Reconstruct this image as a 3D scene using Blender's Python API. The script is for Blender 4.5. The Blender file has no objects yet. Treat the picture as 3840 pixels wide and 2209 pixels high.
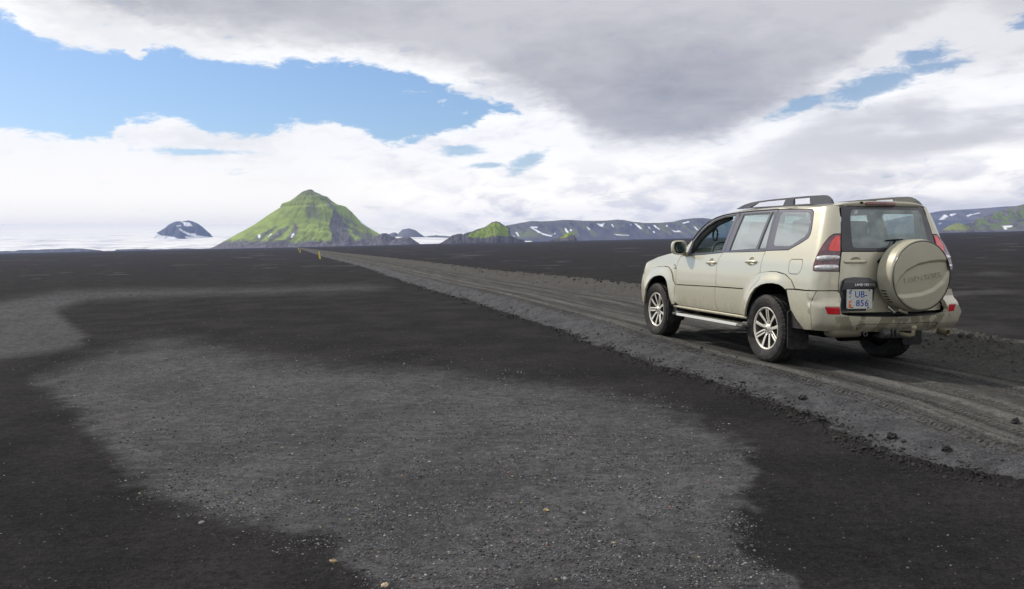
import bpy, bmesh, math, random
import numpy as np
from mathutils import Matrix, Vector
from mathutils.geometry import delaunay_2d_cdt
R=math.radians
rng=np.random.default_rng(7); random.seed(7)
sc=bpy.context.scene; COL=sc.collection
# ---------------------------------------------------------------- camera
CAM_H=1.455; PITCH=0.0606; ROLL=-0.02213; FPX=3256.0
cam=bpy.data.cameras.new('camera'); camo=bpy.data.objects.new('camera',cam); COL.objects.link(camo)
cam.sensor_width=36; cam.lens=36*FPX/3840; cam.clip_start=.05; cam.clip_end=60000
upc=Vector((0,math.sin(PITCH),math.cos(PITCH))); fw=Vector((0,math.cos(PITCH),-math.sin(PITCH)))
rt=Vector((1,0,0))*math.cos(ROLL)+upc*math.sin(ROLL)
up=-Vector((1,0,0))*math.sin(ROLL)+upc*math.cos(ROLL)
camo.matrix_world=Matrix(((rt.x,up.x,-fw.x,0),(rt.y,up.y,-fw.y,0),(rt.z,up.z,-fw.z,CAM_H),(0,0,0,1)))
sc.camera=camo
sc.view_settings.view_transform='Standard'; sc.view_settings.look='None'; sc.view_settings.exposure=0; sc.view_settings.gamma=1
# ---------------------------------------------------------------- sun and sky
SUN_AZ=-58.0; SUN_EL=40.0      # degrees, azimuth from +Y towards +X
sun=bpy.data.lights.new('sun','SUN'); sun.energy=3.3; sun.angle=R(1.5); sun.color=(1,.94,.84)
so=bpy.data.objects.new('sun',sun); COL.objects.link(so)
sd=Vector((math.sin(R(SUN_AZ))*math.cos(R(SUN_EL)),math.cos(R(SUN_AZ))*math.cos(R(SUN_EL)),math.sin(R(SUN_EL))))
so.rotation_euler=sd.to_track_quat('Z','Y').to_euler(); so.location=(-20,20,40)
MAE=[(-1027,-2.5),(-1019,0.4),(-991,12.4),(-951,35),(-911,57.6),(-871,80.1),(-831,106.6),(-803,124.7),(-787,133.7),(-784,144.5),(-776,150.2),(-757,154.8),(-740,166.9),(-718,184),(-710,189.6),(-688,196.9),(-677,194.7),(-671,188),(-656,181.4),(-644,174.6),(-629,170.3),(-614,156.4),(-595,143.1),(-569,135.9),(-560,127.9),(-545,113.9),(-526,90.1),(-514,80.1),(-480,55.9),(-461,43.7),(-449,36.4),(-422,21.3),(-383,2.8)]
M_GULLY=[(-611,121.2),(-599,128.8),(-581,93.2),(-554,65.3),(-562,57.7),(-548,26),(-529,2.1),(-619,0.2),(-614,19.7),(-618,39.3),(-625,66.9),(-620,94.1),(-611,105.6)]
M_GULLY2=[(-660,169.1),(-633,164.6),(-614,148.6),(-576,104.9),(-522,80.2),(-526,70.6),(-554,73.1),(-581,93.2),(-599,124.9),(-630,145),(-657,159.3)]
M_PATCH=[(-700,142.7),(-673,146),(-654,122.2),(-659,98.9),(-694,95.7),(-705,119.4)]
M_STRIPE1=[(-893,25.8),(-853,52.3),(-813,71),(-801,72.7),(-837,44.2),(-861,25.1)]
M_STRIPE2=[(-838,28.5),(-801,59),(-766,71.9),(-758,69.8),(-794,39.3),(-822,20.4)]
M_STRIPE3=[(-779,23.3),(-750,61.8),(-744,81.2),(-730,69.2),(-735,49.8),(-752,26.6),(-772,15.3)]
M_RB=[(-562,71.3),(-538,65),(-527,54.9),(-515,48.8),(-500,48.5),(-450,23.9),(-384,-1.1),(-548,2.6),(-520,25.4),(-539,37.6)]
M_SNOW1=[(-872,43),(-866,46.8),(-861,42.7),(-863,33.8),(-870,33.2)]
M_SNOW2=[(-758,31.5),(-755,42.4),(-749,48.1),(-744,46),(-747,38.3),(-755,30.6)]
M_SNOW3=[(-518,84.8),(-513,83.2),(-446,41.4),(-449,38),(-476,53.8),(-514,78.1)]
M_SNOW4=[(-837,37.1),(-825,48.6),(-822,45.8),(-834,36.3)]
MOUND1=[(-444,1.4),(-437,6.5),(-429,18.7),(-415,28.9),(-397,37.3),(-385,37),(-369,27.9),(-359,24.1),(-345,15),(-335,-1.1)]
MOUND2=[(-366,1.4),(-359,10.1),(-345,18.5),(-323,22.7),(-302,23.6),(-292,15.6),(-274,2.9),(-267,-1.1)]
GREY=[(-817,42.9),(-787,67.7),(-758,78.1),(-735,77.6),(-729,66.5),(-698,95.0),(-654,103.5),(-610,89.4),(-582,66.9),(-554,48.0),(-472,55.7),(-496,54.9),(-429,49.7),(-391,45.2),(-318,24.9),(-243,15.9)]
CRAG1=[(-181,1.7),(-175,3.6),(-160,12.9),(-148,21.4),(-133,24.9),(-124,25.3),(-121,22.9),(-113,26.5),(-95,30.5),(-86,34.7),(-65,40.1),(-48,51.4),(-36,54.6),(-27,51.8),(-18,44.9),(-10,41.8),(-4,38.7),(-1,28.4),(-1,19.7),(4,16.6),(16,9.9),(32,4.9),(36,2.7)]
C1_GREEN=[(-114,17.8),(-98,27.1),(-65,39.2),(-48,49.9),(-36,53.1),(-21,44.9),(-7,38.8),(-4,19.7),(3,14.3),(-25,17.3),(-48,17.8),(-66,12.9),(-95,14.4)]
CRAG2=[(86,2),(89,3.3),(100,6.5),(110,8.9),(113,11.5),(132,19.9),(145,20.1),(146,14.7),(149,8),(153,2.6),(154,0.7)]
C2_GREEN=[(112,9.7),(132,19.3),(145,19.6),(147,16.1),(134,13.7),(124,6.7)]
RANGE=[(-111,5.3),(-69,64.2),(-22,96.4),(51,108),(118,118.5),(185,115),(251,116.9),(305,121),(351,119.3),(411,113.4),(484,111.7),(551,111.6),(611,115.6),(650,112.7),(703,101.6),(763,93.6),(850,91.7),(936,96.5),(983,107.4),(1050,113.9),(1103,114.7),(1143,109.1),(1196,99.4),(1367,86.8),(1599,72.4),(1832,81.1),(2064,62.1),(2297,47.7),(2483,11.1)]
RS0=[(114,86.7),(157,85.8),(154,75.9),(131,78.4)]
RS1=[(111,81.5),(121,83.3),(183,48.7),(240,30.8),(236,25.6),(190,35.3),(150,56.1)]
RS2=[(27,56.8),(38,56.5),(49,35.1),(43,31.8)]
RS3=[(310,70.5),(317,74.3),(336,45.3),(331,40.8),(317,52.4)]
RS4=[(437,76.3),(442,77.5),(457,61.2),(451,59.4)]
RS5=[(342,65.1),(351,64.9),(351,54.9),(343,56.4)]
RS6=[(494,96.9),(524,92.3),(542,98.5),(527,74.3),(510,81.3)]
RS7=[(577,89.8),(584,89.6),(595,72.8),(589,72.3)]
RS8=[(710,91.5),(717,92),(743,76.2),(756,56),(746,58.2),(723,76.6)]
RS9=[(788,71.9),(795,71.7),(803,56.9),(796,58.4)]
RS10=[(818,79.2),(828,78.9),(859,53.7),(853,51.8),(830,67.6)]
RS11=[(593,33),(649,27.1),(682,25),(679,22.5),(609,26)]
RS12=[(923,49),(949,41.7),(966,46.7),(981,35.7),(942,36.6)]
RS13=[(983,88.8),(1023,97.2),(1029,91.7),(993,83.3)]
RS14=[(1053,64.7),(1059,64.5),(1079,45.5),(1072,43.7)]
RS15=[(817,46),(826,44.5),(829,32.4),(821,34.6)]
RS16=[(230,41),(242,40.8),(240,37.5)]
RS17=[(250,47.2),(257,47.1),(258,39.7),(251,39.9)]
RS18=[(0,39.4),(23,32.3),(21,29),(7,33.3)]
RS19=[(891,77.6),(900,77.4),(903,68),(896,69.5)]
RS20=[(685,88.7),(691,88.6),(695,80.5),(689,82)]
FARR=[(2798,98.3),(2958,126.6),(3065,145.5),(3140,149.2),(3224,163.3),(3384,168.2),(3534,175.5),(3704,184.5),(3833,187.0),(4024,188.0),(4237,172.8)]
FS0=[(3209,105.1),(3237,133.2),(3267,121.9),(3256,111.5),(3238,107.7),(3244,99.0),(3201,94.6)]
FS1=[(3273,130.3),(3321,142.0),(3326,135.5),(3289,121.4)]
FS2=[(3406,122.0),(3443,131.8),(3449,126.4),(3412,114.4)]
FS3=[(3451,130.6),(3499,143.4),(3504,137.9),(3457,126.2)]
FS4=[(3196,66.1),(3218,73.0),(3214,65.6),(3199,59.6)]
GRN=[(1513,-0.5),(1538,8.7),(1562,25.4),(1602,41.7),(1641,55.6),(1690,71.7),(1729,83.1),(1769,92),(1857,107.2),(1955,119.7),(2103,106.7),(2251,74),(2400,31.5),(2549,-11.1)]
GS0=[(1692,18.6),(1730,20.2),(1728,14.4),(1710,12.3),(1713,6.4),(1701,6.6),(1700,14.5)]
KNOLL=[(1282,3.4),(1292,9.9),(1311,21),(1333,28.6),(1346,26.7),(1363,17.8),(1384,6.6)]
NUN=[(-2269,55.8),(-2236,107.7),(-2206,123.1),(-2168,146.2),(-2156,157.9),(-2125,172.1),(-2101,178.7),(-2069,175.6),(-2032,182.0),(-2012,177.3),(-1976,162.8),(-1947,141.3),(-1918,113.8),(-1890,83.3),(-1849,46.5)]
NS0=[(-2080,175.9),(-2060,170.7),(-2030,168.8),(-2007,151.6),(-2007,144.4),(-2043,145.2),(-2060,149.8),(-2063,161.8)]
NS1=[(-2115,148.0),(-2087,153.4),(-2076,148.3),(-2102,144.8)]
NS2=[(-2094,135.6),(-2074,123.2),(-2033,101.4),(-1991,97.5),(-1979,85.3),(-1884,71.2),(-1849,40.5),(-2059,45.1),(-2023,62.3),(-2052,68.9),(-2058,81.0),(-1998,76.7),(-2039,89.6),(-2086,117.5)]
NS3=[(-2236,107.7),(-2207,90.3),(-2159,83.3),(-2118,76.4),(-2059,54.1),(-2060,33.2),(-2269,37.9),(-2266,108.3)]
GLAC=[(-5724,307.8),(-5328,306.0),(-4339,287.2),(-3696,263.1),(-3102,250.0),(-2654,242.7),(-1989,219.8),(-1443,187.5),(-766,133.4),(-756,129.6),(-465,108.7),(-151,80.0),(211,35.7)]
MOR=[(-2480,7.1),(-2349,10.7),(-2323,11.4),(-2284,9.3),(-2262,14),(-2227,14.5),(-2175,12.5),(-2153,15.1),(-2087,14.9),(-2052,16.8),(-1974,15),(-1913,7.6),(-1887,4.4),(-1879,1.6)]
MOR2=[(-1817,3.3),(-1813,7.1),(-1739,7.2),(-1682,7.7),(-1652,3.6),(-1564,4.2),(-1486,5.1),(-1442,0.7),(-1360,-2)]
NEAR=[(3.1,5.22),(2.73,5.63),(2.58,6.02),(2.52,6.47),(2.45,7.56),(2.29,8.27),(2.1,9.13),(1.77,10.2),(1.38,11.75),(0.88,14.27),(-0.14,18.32),(-1.39,23.58),(-4.28,34.66),(-10.09,59.54),(-26.77,124.15),(-47.13,205.42),(-104.16,432.29)]
FARB=[(5.48,9.26),(5.28,9.95),(3.06,20.21),(2.52,23.05),(1.68,26.65),(0.5,30.34),(-1.06,35.21),(-3.39,44.31),(-7.48,60.91),(-15.5,91.63),(-30.62,151.87),(-90.75,387.87)]
GA=[(-5.72,10.33),(-5.98,11.93),(-6.05,13.77),(-5.93,14.59),(-4.47,13.49),(-3.77,12.41),(-2.46,11.19),(-1.35,10.66),(0.14,9.67),(0.93,8.67),(1.36,7.87),(1.6,6.99),(1.65,6.17),(1.43,5.35),(1.2,4.59),(1.18,4.01),(1.14,3.68),(-0.58,3.78),(-0.81,4.13),(-1.12,4.55),(-1.65,4.86),(-2.23,5.37),(-2.58,5.77),(-3.29,6.89),(-4.27,8.32),(-5.29,9.71)]
GB=[(-18.18,28.53),(-17.26,29.23),(-18.77,36.09),(-16.54,36.76),(-10.84,34.97),(-6.04,35.48),(-4.12,30.94),(-4.9,28.74),(-9.91,27.75),(-13.13,26.9),(-11.79,22.61),(-9.5,18.7),(-7.81,15.93),(-6.97,13.94),(-6.97,12.95),(-7.34,12.35),(-7.84,12.22)]
BIGTOP=[(-29.76,13.18),(-28.59,12.76),(-27.61,12.08),(-25.96,11.66),(-24.46,11.77),(-22.71,11.65),(-21.35,11.85),(-18.59,11.4),(-15.72,11.27),(-13.25,11.46),(-11.74,11.66),(-9.71,11.65),(-7.92,11.29),(-5.6,10.8),(-4.31,10.16),(-3.02,9.52),(-1.45,9.24),(0.39,8.77),(0.91,8.43)]
BANK=[(-30.09,6.83),(-28.08,6.68),(-25.57,6.66),(-23.11,7.67),(-21.07,7.86),(-18.77,7.06),(-16.86,6.97),(-14.89,7.24),(-13.64,7.63),(-11.37,7.82),(-9.85,7.45),(-8.33,6.76),(-6.77,6.49),(-5.19,6.99),(-2.81,7.47),(-1.21,8.09),(0.91,8.17)]

class NT:
    """small helper to write node trees"""
    def __init__(s,tree): s.t=tree; s.n=tree.nodes; s.l=tree.links
    def add(s,ty,**kw):
        n=s.n.new(ty)
        for k,v in kw.items():
            if k.startswith('i_'):
                key=k[2:]; key=int(key) if key.isdigit() else key.replace('_',' ')
                if hasattr(v,'is_linked') or isinstance(v,bpy.types.NodeSocket): s.l.new(v,n.inputs[key])
                else: n.inputs[key].default_value=v
            else: setattr(n,k,v)
        return n
    def math(s,op,a,b=None,c=None,clamp=False):
        n=s.n.new('ShaderNodeMath'); n.operation=op; n.use_clamp=clamp
        for i,v in enumerate((a,b,c)):
            if v is None: continue
            if isinstance(v,bpy.types.NodeSocket): s.l.new(v,n.inputs[i])
            else: n.inputs[i].default_value=v
        return n.outputs[0]
    def ss(s,x,a,b):
        n=s.n.new('ShaderNodeMapRange'); n.interpolation_type='SMOOTHSTEP'
        s.l.new(x,n.inputs[0]); n.inputs[1].default_value=a; n.inputs[2].default_value=b
        return n.outputs[0]
    def mix(s,f,a,b,kind='RGBA',blend='MIX'):
        n=s.n.new('ShaderNodeMix'); n.data_type=kind; n.blend_type=blend if kind=='RGBA' else 'MIX'
        ia,ib=(6,7) if kind=='RGBA' else (2,3)
        for i,v in ((0,f),(ia,a),(ib,b)):
            if isinstance(v,bpy.types.NodeSocket): s.l.new(v,n.inputs[i])
            else: n.inputs[i].default_value=v if not isinstance(v,tuple) or len(v)==4 else (*v,1)
        return n.outputs[2 if kind=='RGBA' else 0]
    def noise(s,vec,scale,detail=6,rough=.55,dist=0.,dim='3D'):
        n=s.n.new('ShaderNodeTexNoise'); n.noise_dimensions=dim
        if vec is not None: s.l.new(vec,n.inputs['Vector'])
        n.inputs['Scale'].default_value=scale; n.inputs['Detail'].default_value=detail; n.inputs['Roughness'].default_value=rough; n.inputs['Distortion'].default_value=dist
        return n.outputs['Fac']
    def ramp(s,fac,stops):
        n=s.n.new('ShaderNodeValToRGB'); s.l.new(fac,n.inputs[0]); e=n.color_ramp.elements
        while len(e)<len(stops): e.new(.5)
        for k,(p,c) in enumerate(stops): e[k].position=p; e[k].color=(*c,1) if isinstance(c,tuple) else (c,c,c,1)
        return n.outputs[0]
    def vec(s,x,y,z):
        n=s.n.new('ShaderNodeCombineXYZ')
        for i,v in enumerate((x,y,z)):
            if isinstance(v,bpy.types.NodeSocket): s.l.new(v,n.inputs[i])
            else: n.inputs[i].default_value=v
        return n.outputs[0]
def build_sky():
    w=bpy.data.worlds.new('World'); sc.world=w; w.use_nodes=True; w.node_tree.nodes.clear()
    t=NT(w.node_tree)
    sky=t.add('ShaderNodeTexSky'); sky.sky_type='NISHITA'; sky.sun_disc=False
    sky.sun_elevation=R(SUN_EL); sky.sun_rotation=R(SUN_AZ); sky.air_density=1.0; sky.dust_density=.6; sky.ozone_density=2.0
    g=t.add('ShaderNodeTexCoord').outputs['Generated']
    sp=t.add('ShaderNodeSeparateXYZ',i_0=g)
    az=t.math('MULTIPLY',t.math('ARCTAN2',sp.outputs[0],sp.outputs[1]),180/math.pi)
    el=t.math('MULTIPLY',t.math('ARCSINE',sp.outputs[2]),180/math.pi)
    # noise domains: direction stretched sideways (clouds seen low over the plain)
    v1=t.vec(t.math('MULTIPLY',az,.10),t.math('MULTIPLY',el,.26),0.)
    big=t.noise(v1,1.0,3,.5); med=t.noise(v1,2.6,8,.62,.3); fine=t.noise(v1,7.0,8,.65,.4)
    v3=t.vec(t.math('MULTIPLY',az,.085),t.math('MULTIPLY',el,.30),9.1); soft=t.noise(v3,1.15,5,.48,.25)
    v2=t.vec(t.math('MULTIPLY',az,.05),t.math('MULTIPLY',el,.5),3.7)
    streak=t.noise(v2,1.6,7,.6,.5)
    wob=t.math('ADD',t.math('MULTIPLY',t.math('SUBTRACT',med,.5),1.5),t.math('MULTIPLY',t.math('SUBTRACT',fine,.5),1.7))
    elw=t.math('ADD',el,wob)
    def curve(pts,lo=-140.,hi=60.,vlo=0.,vhi=20.):
        x=t.math('DIVIDE',t.math('SUBTRACT',az,lo),hi-lo,clamp=True)
        n=t.add('ShaderNodeFloatCurve'); t.l.new(x,n.inputs['Value']); c=n.mapping.curves[0]; n.mapping.use_clip=True
        P_=[((a-lo)/(hi-lo),(v-vlo)/(vhi-vlo)) for a,v in pts]
        while len(c.points)<len(P_): c.points.new(.5,.5)
        for k,p in enumerate(P_): c.points[k].location=p; c.points[k].handle_type='AUTO_CLAMPED'
        n.mapping.update(); return t.math('MULTIPLY',n.outputs[0],vhi-vlo)
    top=curve([(-140,9),(-120,9),(-100,10),(-80,14),(-60,16.5),(-45,16.5),(-36,14.2)]+BIGTOP[::2]+[(2.2,7.2),(60,7.2)])
    bot=curve([(-140,5),(-120,4),(-100,3.5),(-80,4.5),(-60,6),(-40,6.5)]+BANK+[(3,8.3),(60,8.3)])
    dlow=curve([(-140,17),(-60,17),(-30,14.6),(-20,13.2),(-10,12.4),(-3,11.0),(1,9.6),(3.8,8.3),(6.4,6.3),(10.3,5.9),(14,6.5),(16.5,7.8),(18.7,8.8),(20.8,9.7),(23.5,11.2),(26.7,12.6),(30.4,14.0),(60,19)])
    above=t.ss(t.math('SUBTRACT',elw,top),-.30,.22)       # great upper cloud
    below=t.ss(t.math('SUBTRACT',bot,elw),-.24,.24)       # bank over the horizon
    cl=t.math('MAXIMUM',above,below)
    # openings in the cloud
    def blob(a,e,ra,re,rot=0.):
        dx=t.math('SUBTRACT',az,a); dy=t.math('SUBTRACT',el,e)
        c,s_=math.cos(R(rot)),math.sin(R(rot))
        X=t.math('DIVIDE',t.math('ADD',t.math('MULTIPLY',dx,c),t.math('MULTIPLY',dy,s_)),ra)
        Y=t.math('DIVIDE',t.math('SUBTRACT',t.math('MULTIPLY',dy,c),t.math('MULTIPLY',dx,s_)),re)
        d=t.math('SQRT',t.math('ADD',t.math('MULTIPLY',X,X),t.math('MULTIPLY',Y,Y)))
        return t.math('SUBTRACT',1.,d,clamp=True)
    hole=blob(23.2,9.0,5.5,1.25,14)
    for b in ((25.3,10.3,2.6,1.0,10),(18.3,7.9,3.0,.7,16),(31.2,11.6,2.2,.8,10),(1.3,5.25,2.4,.8,24),(-3.3,6.0,2.6,.55,0),(-19.5,5.95,4.5,.35,0),(-1.5,5.0,2.2,.3,0)):
        hole=t.math('MAXIMUM',hole,blob(*b))
    hole=t.ss(t.math('ADD',hole,t.math('MULTIPLY',t.math('ADD',t.math('SUBTRACT',fine,.5),t.math('SUBTRACT',med,.5)),1.3)),.18,.72)
    cl=t.math('MULTIPLY',cl,t.math('SUBTRACT',1.,t.math('MULTIPLY',hole,.85)))
    # wisps drifting in the blue
    wisp=t.math('MULTIPLY',t.ss(fine,.57,.72),blob(-4.2,9.3,3.6,1.6,-20)); cl=t.math('MAXIMUM',cl,t.math('MULTIPLY',wisp,1.3),clamp=True)
    puff=t.ss(t.math('ADD',blob(-22.9,11.75,1.3,.75),t.math('MULTIPLY',t.math('SUBTRACT',fine,.5),1.6)),.35,.6); cl=t.math('MAXIMUM',cl,puff)
    # thickness seen from below: white rims, grey bellies
    depth=t.ss(t.math('SUBTRACT',t.math('ADD',el,t.math('MULTIPLY',wob,.9)),top),0.5,3.2)
    dark=t.ss(t.math('SUBTRACT',t.math('ADD',el,t.math('MULTIPLY',wob,.8)),dlow),-1.1,1.3)
    belly=t.math('MULTIPLY',t.math('MAXIMUM',t.math('MULTIPLY',depth,.50),dark),t.ss(az,-44.,-34.))
    core=t.math('MULTIPLY',t.math('MAXIMUM',blob(10.5,9.5,15,5.5,-6),t.math('MULTIPLY',blob(-16,15.8,16,3.4,2),.75)),1.0)
    grey=t.mix(t.math('ADD',t.math('MULTIPLY',core,.8),t.math('MULTIPLY',t.math('SUBTRACT',med,.5),1.15),clamp=True),(.63,.63,.66),(.345,.35,.405))
    white=t.mix(t.ss(t.math('ADD',t.math('MULTIPLY',soft,.75),t.math('MULTIPLY',fine,.25)),.46,.64),(1.12,1.12,1.12),(.86,.87,.90))
    lows=t.ss(el,6.8,1.5)
    lowgrey=t.mix(t.math('MULTIPLY',t.ss(med,.42,.62),t.math('MULTIPLY',lows,t.ss(az,-16.,2.))),white,(.68,.70,.78))
    rightg=t.mix(t.math('MULTIPLY',t.ss(t.math('ADD',soft,t.math('MULTIPLY',streak,.35)),.56,.86),t.ss(az,8.,26.)),lowgrey,(.66,.66,.69))
    lefth=t.mix(t.math('MULTIPLY',t.ss(az,-3.,-16.),t.math('ADD',.45,t.math('MULTIPLY',t.ss(el,6.,3.5),.5))),rightg,(1.02,1.02,1.01))
    cc=t.mix(belly,lefth,grey)
    high=t.mix(t.ss(t.noise(v1,.8,4,.5,.2),.38,.62),(1.02,1.02,1.02),(.52,.53,.56))
    cc=t.mix(t.math('MAXIMUM',t.ss(el,16.,26.),t.math('MULTIPLY',t.ss(az,-36.,-46.),t.ss(el,15.,18.))),cc,high)
    skyc=t.mix(1.,sky.outputs[0],(.088,.101,.117),blend='MULTIPLY')
    cc=t.mix(t.ss(el,7.,1.),cc,t.mix(1.,cc,(1.46,1.37,1.21),blend='MULTIPLY')); below_h=t.ss(el,-.2,-1.5)
    col=t.mix(cl,skyc,cc); col=t.mix(below_h,col,(.06,.06,.065))
    sc10=t.mix(1.,col,(10.,10.,10.),blend='MULTIPLY')
    bg=t.add('ShaderNodeBackground',i_Strength=.1); t.l.new(sc10,bg.inputs[0])
    out=t.add('ShaderNodeOutputWorld'); t.l.new(bg.outputs[0],out.inputs[0])
build_sky()
# ---------------------------------------------------------------- numpy noise
_perm=rng.permutation(512).astype(np.int32); _g=rng.normal(size=(512,2)); _g/=np.linalg.norm(_g,axis=1,keepdims=True)
def perlin(x,y,seed=0):
    xi=np.floor(x).astype(np.int64); yi=np.floor(y).astype(np.int64); xf=x-xi; yf=y-yi
    def gr(a,b,fx,fy):
        k=_perm[(_perm[(a+seed*17)%512]+b)%512]; return _g[k,0]*fx+_g[k,1]*fy
    u=xf*xf*xf*(xf*(xf*6-15)+10); v=yf*yf*yf*(yf*(yf*6-15)+10)
    a=gr(xi,yi,xf,yf)*(1-u)+gr(xi+1,yi,xf-1,yf)*u; b=gr(xi,yi+1,xf,yf-1)*(1-u)+gr(xi+1,yi+1,xf-1,yf-1)*u
    return (a*(1-v)+b*v)*1.5
def fbm(x,y,oct=5,seed=0,gain=.5,ridged=False):
    s=0;a=1.;n=0
    for k in range(oct):
        p=perlin(x*2**k,y*2**k,seed+k*3)
        s=s+a*((1-2*np.abs(p)) if ridged else p); n+=a; a*=gain
    return s/n
def smst(x,a,b):
    t=np.clip((x-a)/(b-a),0,1); return t*t*(3-2*t)
def poly_sd(x,y,poly):
    """signed distance to a polygon, positive inside"""
    d=np.full(x.shape,1e18); ins=np.zeros(x.shape,bool); n=len(poly)
    for i in range(n):
        x1,y1=poly[i]; x2,y2=poly[(i+1)%n]; ex,ey=x2-x1,y2-y1; L2=ex*ex+ey*ey+1e-12
        t=np.clip(((x-x1)*ex+(y-y1)*ey)/L2,0,1); dx=x-x1-t*ex; dy=y-y1-t*ey
        d=np.minimum(d,dx*dx+dy*dy)
        if y1!=y2: ins^=((y1>y)!=(y2>y))&(x<(x2-x1)*(y-y1)/(y2-y1)+x1)
    return np.where(ins,1,-1)*np.sqrt(d)
def setprops(o,label=None,cat=None,group=None,kind=None):
    if label: o['label']=label
    if cat: o['category']=cat
    if group: o['group']=group
    if kind: o['kind']=kind
    return o
def np_mesh(name,V,Fq,mat,col=None,uv=None,smooth=True):
    me=bpy.data.meshes.new(name); V=np.asarray(V,np.float32); Fq=np.asarray(Fq,np.int32); k=Fq.shape[1]
    me.vertices.add(len(V)); me.vertices.foreach_set('co',V.ravel())
    me.loops.add(Fq.size); me.loops.foreach_set('vertex_index',Fq.ravel())
    me.polygons.add(len(Fq)); me.polygons.foreach_set('loop_start',np.arange(0,Fq.size,k,dtype=np.int32))
    me.polygons.foreach_set('use_smooth',np.full(len(Fq),smooth))
    if col is not None:
        a=me.color_attributes.new('tint','FLOAT_COLOR','POINT'); c=np.ones((len(V),4),np.float32); c[:,:3]=col; a.data.foreach_set('color',c.ravel())
    if uv is not None:
        l=me.uv_layers.new(name='along'); l.data.foreach_set('uv',np.asarray(uv,np.float32)[Fq.ravel()].ravel())
    me.update(calc_edges=True); me.validate()
    o=bpy.data.objects.new(name,me); COL.objects.link(o)
    if mat: me.materials.append(mat)
    return o
def grid_faces(nr,nc):
    i=np.arange(nr*nc).reshape(nr,nc); return np.stack([i[:-1,:-1],i[:-1,1:],i[1:,1:],i[1:,:-1]],-1).reshape(-1,4)
def newmat(name):
    m=bpy.data.materials.new(name); m.use_nodes=True; m.node_tree.nodes.clear(); t=NT(m.node_tree)
    out=t.add('ShaderNodeOutputMaterial'); return m,t,out
def hill_mat(name,scale,bump=1.0,rough=1.0,amp=.5):
    m,t,out=newmat(name)
    a=t.add('ShaderNodeAttribute',attribute_name='tint').outputs['Color']
    p=t.add('ShaderNodeNewGeometry').outputs['Position']
    n=t.noise(p,scale,9,.65); n2=t.noise(p,scale*.23,5,.6)
    f=t.math('ADD',1-amp,t.math('MULTIPLY',t.math('ADD',n,n2),amp))
    c=t.mix(1.,a,t.vec(f,f,f),blend='MULTIPLY')
    b=t.add('ShaderNodeBump',i_Strength=.9,i_Distance=bump,i_Height=n)
    bs=t.add('ShaderNodeBsdfPrincipled',i_Roughness=rough,i_Base_Color=c,i_Normal=b.outputs[0]); bs.inputs['Specular IOR Level'].default_value=.15
    t.l.new(bs.outputs[0],out.inputs[0]); return m
M_HILL=hill_mat('hill_rock',.035,3.,amp=.5); M_FAR=hill_mat('far_hill_rock',.012,8.,amp=.45); M_ICE=hill_mat('ice_snow',.004,6.,.7,amp=.12)
ROCK=np.array([.090,.080,.088]); SCREE=np.array([.155,.140,.150]); MOSS=np.array([.30,.385,.085]); OLIVE=np.array([.17,.185,.075]); SNOW=np.array([.88,.90,.93])  # ROCK and SCREE: stone colour with some purple haze mixed in
def lerp(a,b,f): return a+(b-a)*f[:,None]
def ridge(name,outline,D,slope,colfn,nx=420,nv=90,amp=.18,fx=90.,mat=None,seed=0,base=-3.,p=1.05):
    xs=np.array([q[0] for q in outline],float); hs=np.array([q[1] for q in outline],float)
    X=np.linspace(xs[0],xs[-1],nx); H=np.maximum(np.interp(X,xs,hs),0.)
    Hs=np.convolve(np.pad(H,12,mode='edge'),np.ones(25)/25,'valid')
    W=np.maximum(np.maximum(Hs,H)/slope,max(H)*.12)
    v=np.linspace(-1,1,nv); v=np.sign(v)*np.abs(v)**1.25
    XX=np.repeat(X[:,None],nv,1); t=np.abs(v)[None,:]*np.ones_like(XX)
    YY=v[None,:]*W[:,None]
    n=fbm(XX/fx,YY/(fx*2.2)+3.1*seed,6,seed,.55,True); n2=fbm(XX/(fx*.3),YY/(fx*.7),4,seed+5)
    # gullies run down the flank; the crest keeps its height
    sh=(1-t)**p
    env=np.clip(t*4,0,1)*(1-t)
    Z=H[:,None]*sh+max(H)*amp*env*(n-.25+.35*n2)
    Z=np.minimum(Z,np.maximum(H[:,None]*(1-.25*t)*1.0+0*Z,0)+.0)
    Z=np.where(t>.995,base,Z); Z[0,:]=base; Z[-1,:]=base
    V=np.stack([XX,D+YY,Z],-1).reshape(-1,3)
    kk=D/V[:,1]; c=colfn(V[:,0]*kk,V[:,1],1.455+(V[:,2]-1.455)*kk,n.ravel(),n2.ravel(),np.repeat(H[:,None],nv,1).ravel())
    o=np_mesh(name,V,grid_faces(nx,nv)[:,::-1],mat or M_HILL,c); o['kind']='structure'; return o
def blot(x,z,polys,wob,soft,seed=0,s=18.):
    m=np.zeros_like(x); dx=fbm(x/s,z/s,4,seed)*wob; dz=fbm(x/s+40,z/s+7,4,seed+2)*wob
    for q in polys: m=np.maximum(m,smst(poly_sd(x+dx,z+dz,q),-soft,soft))
    return m
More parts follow.
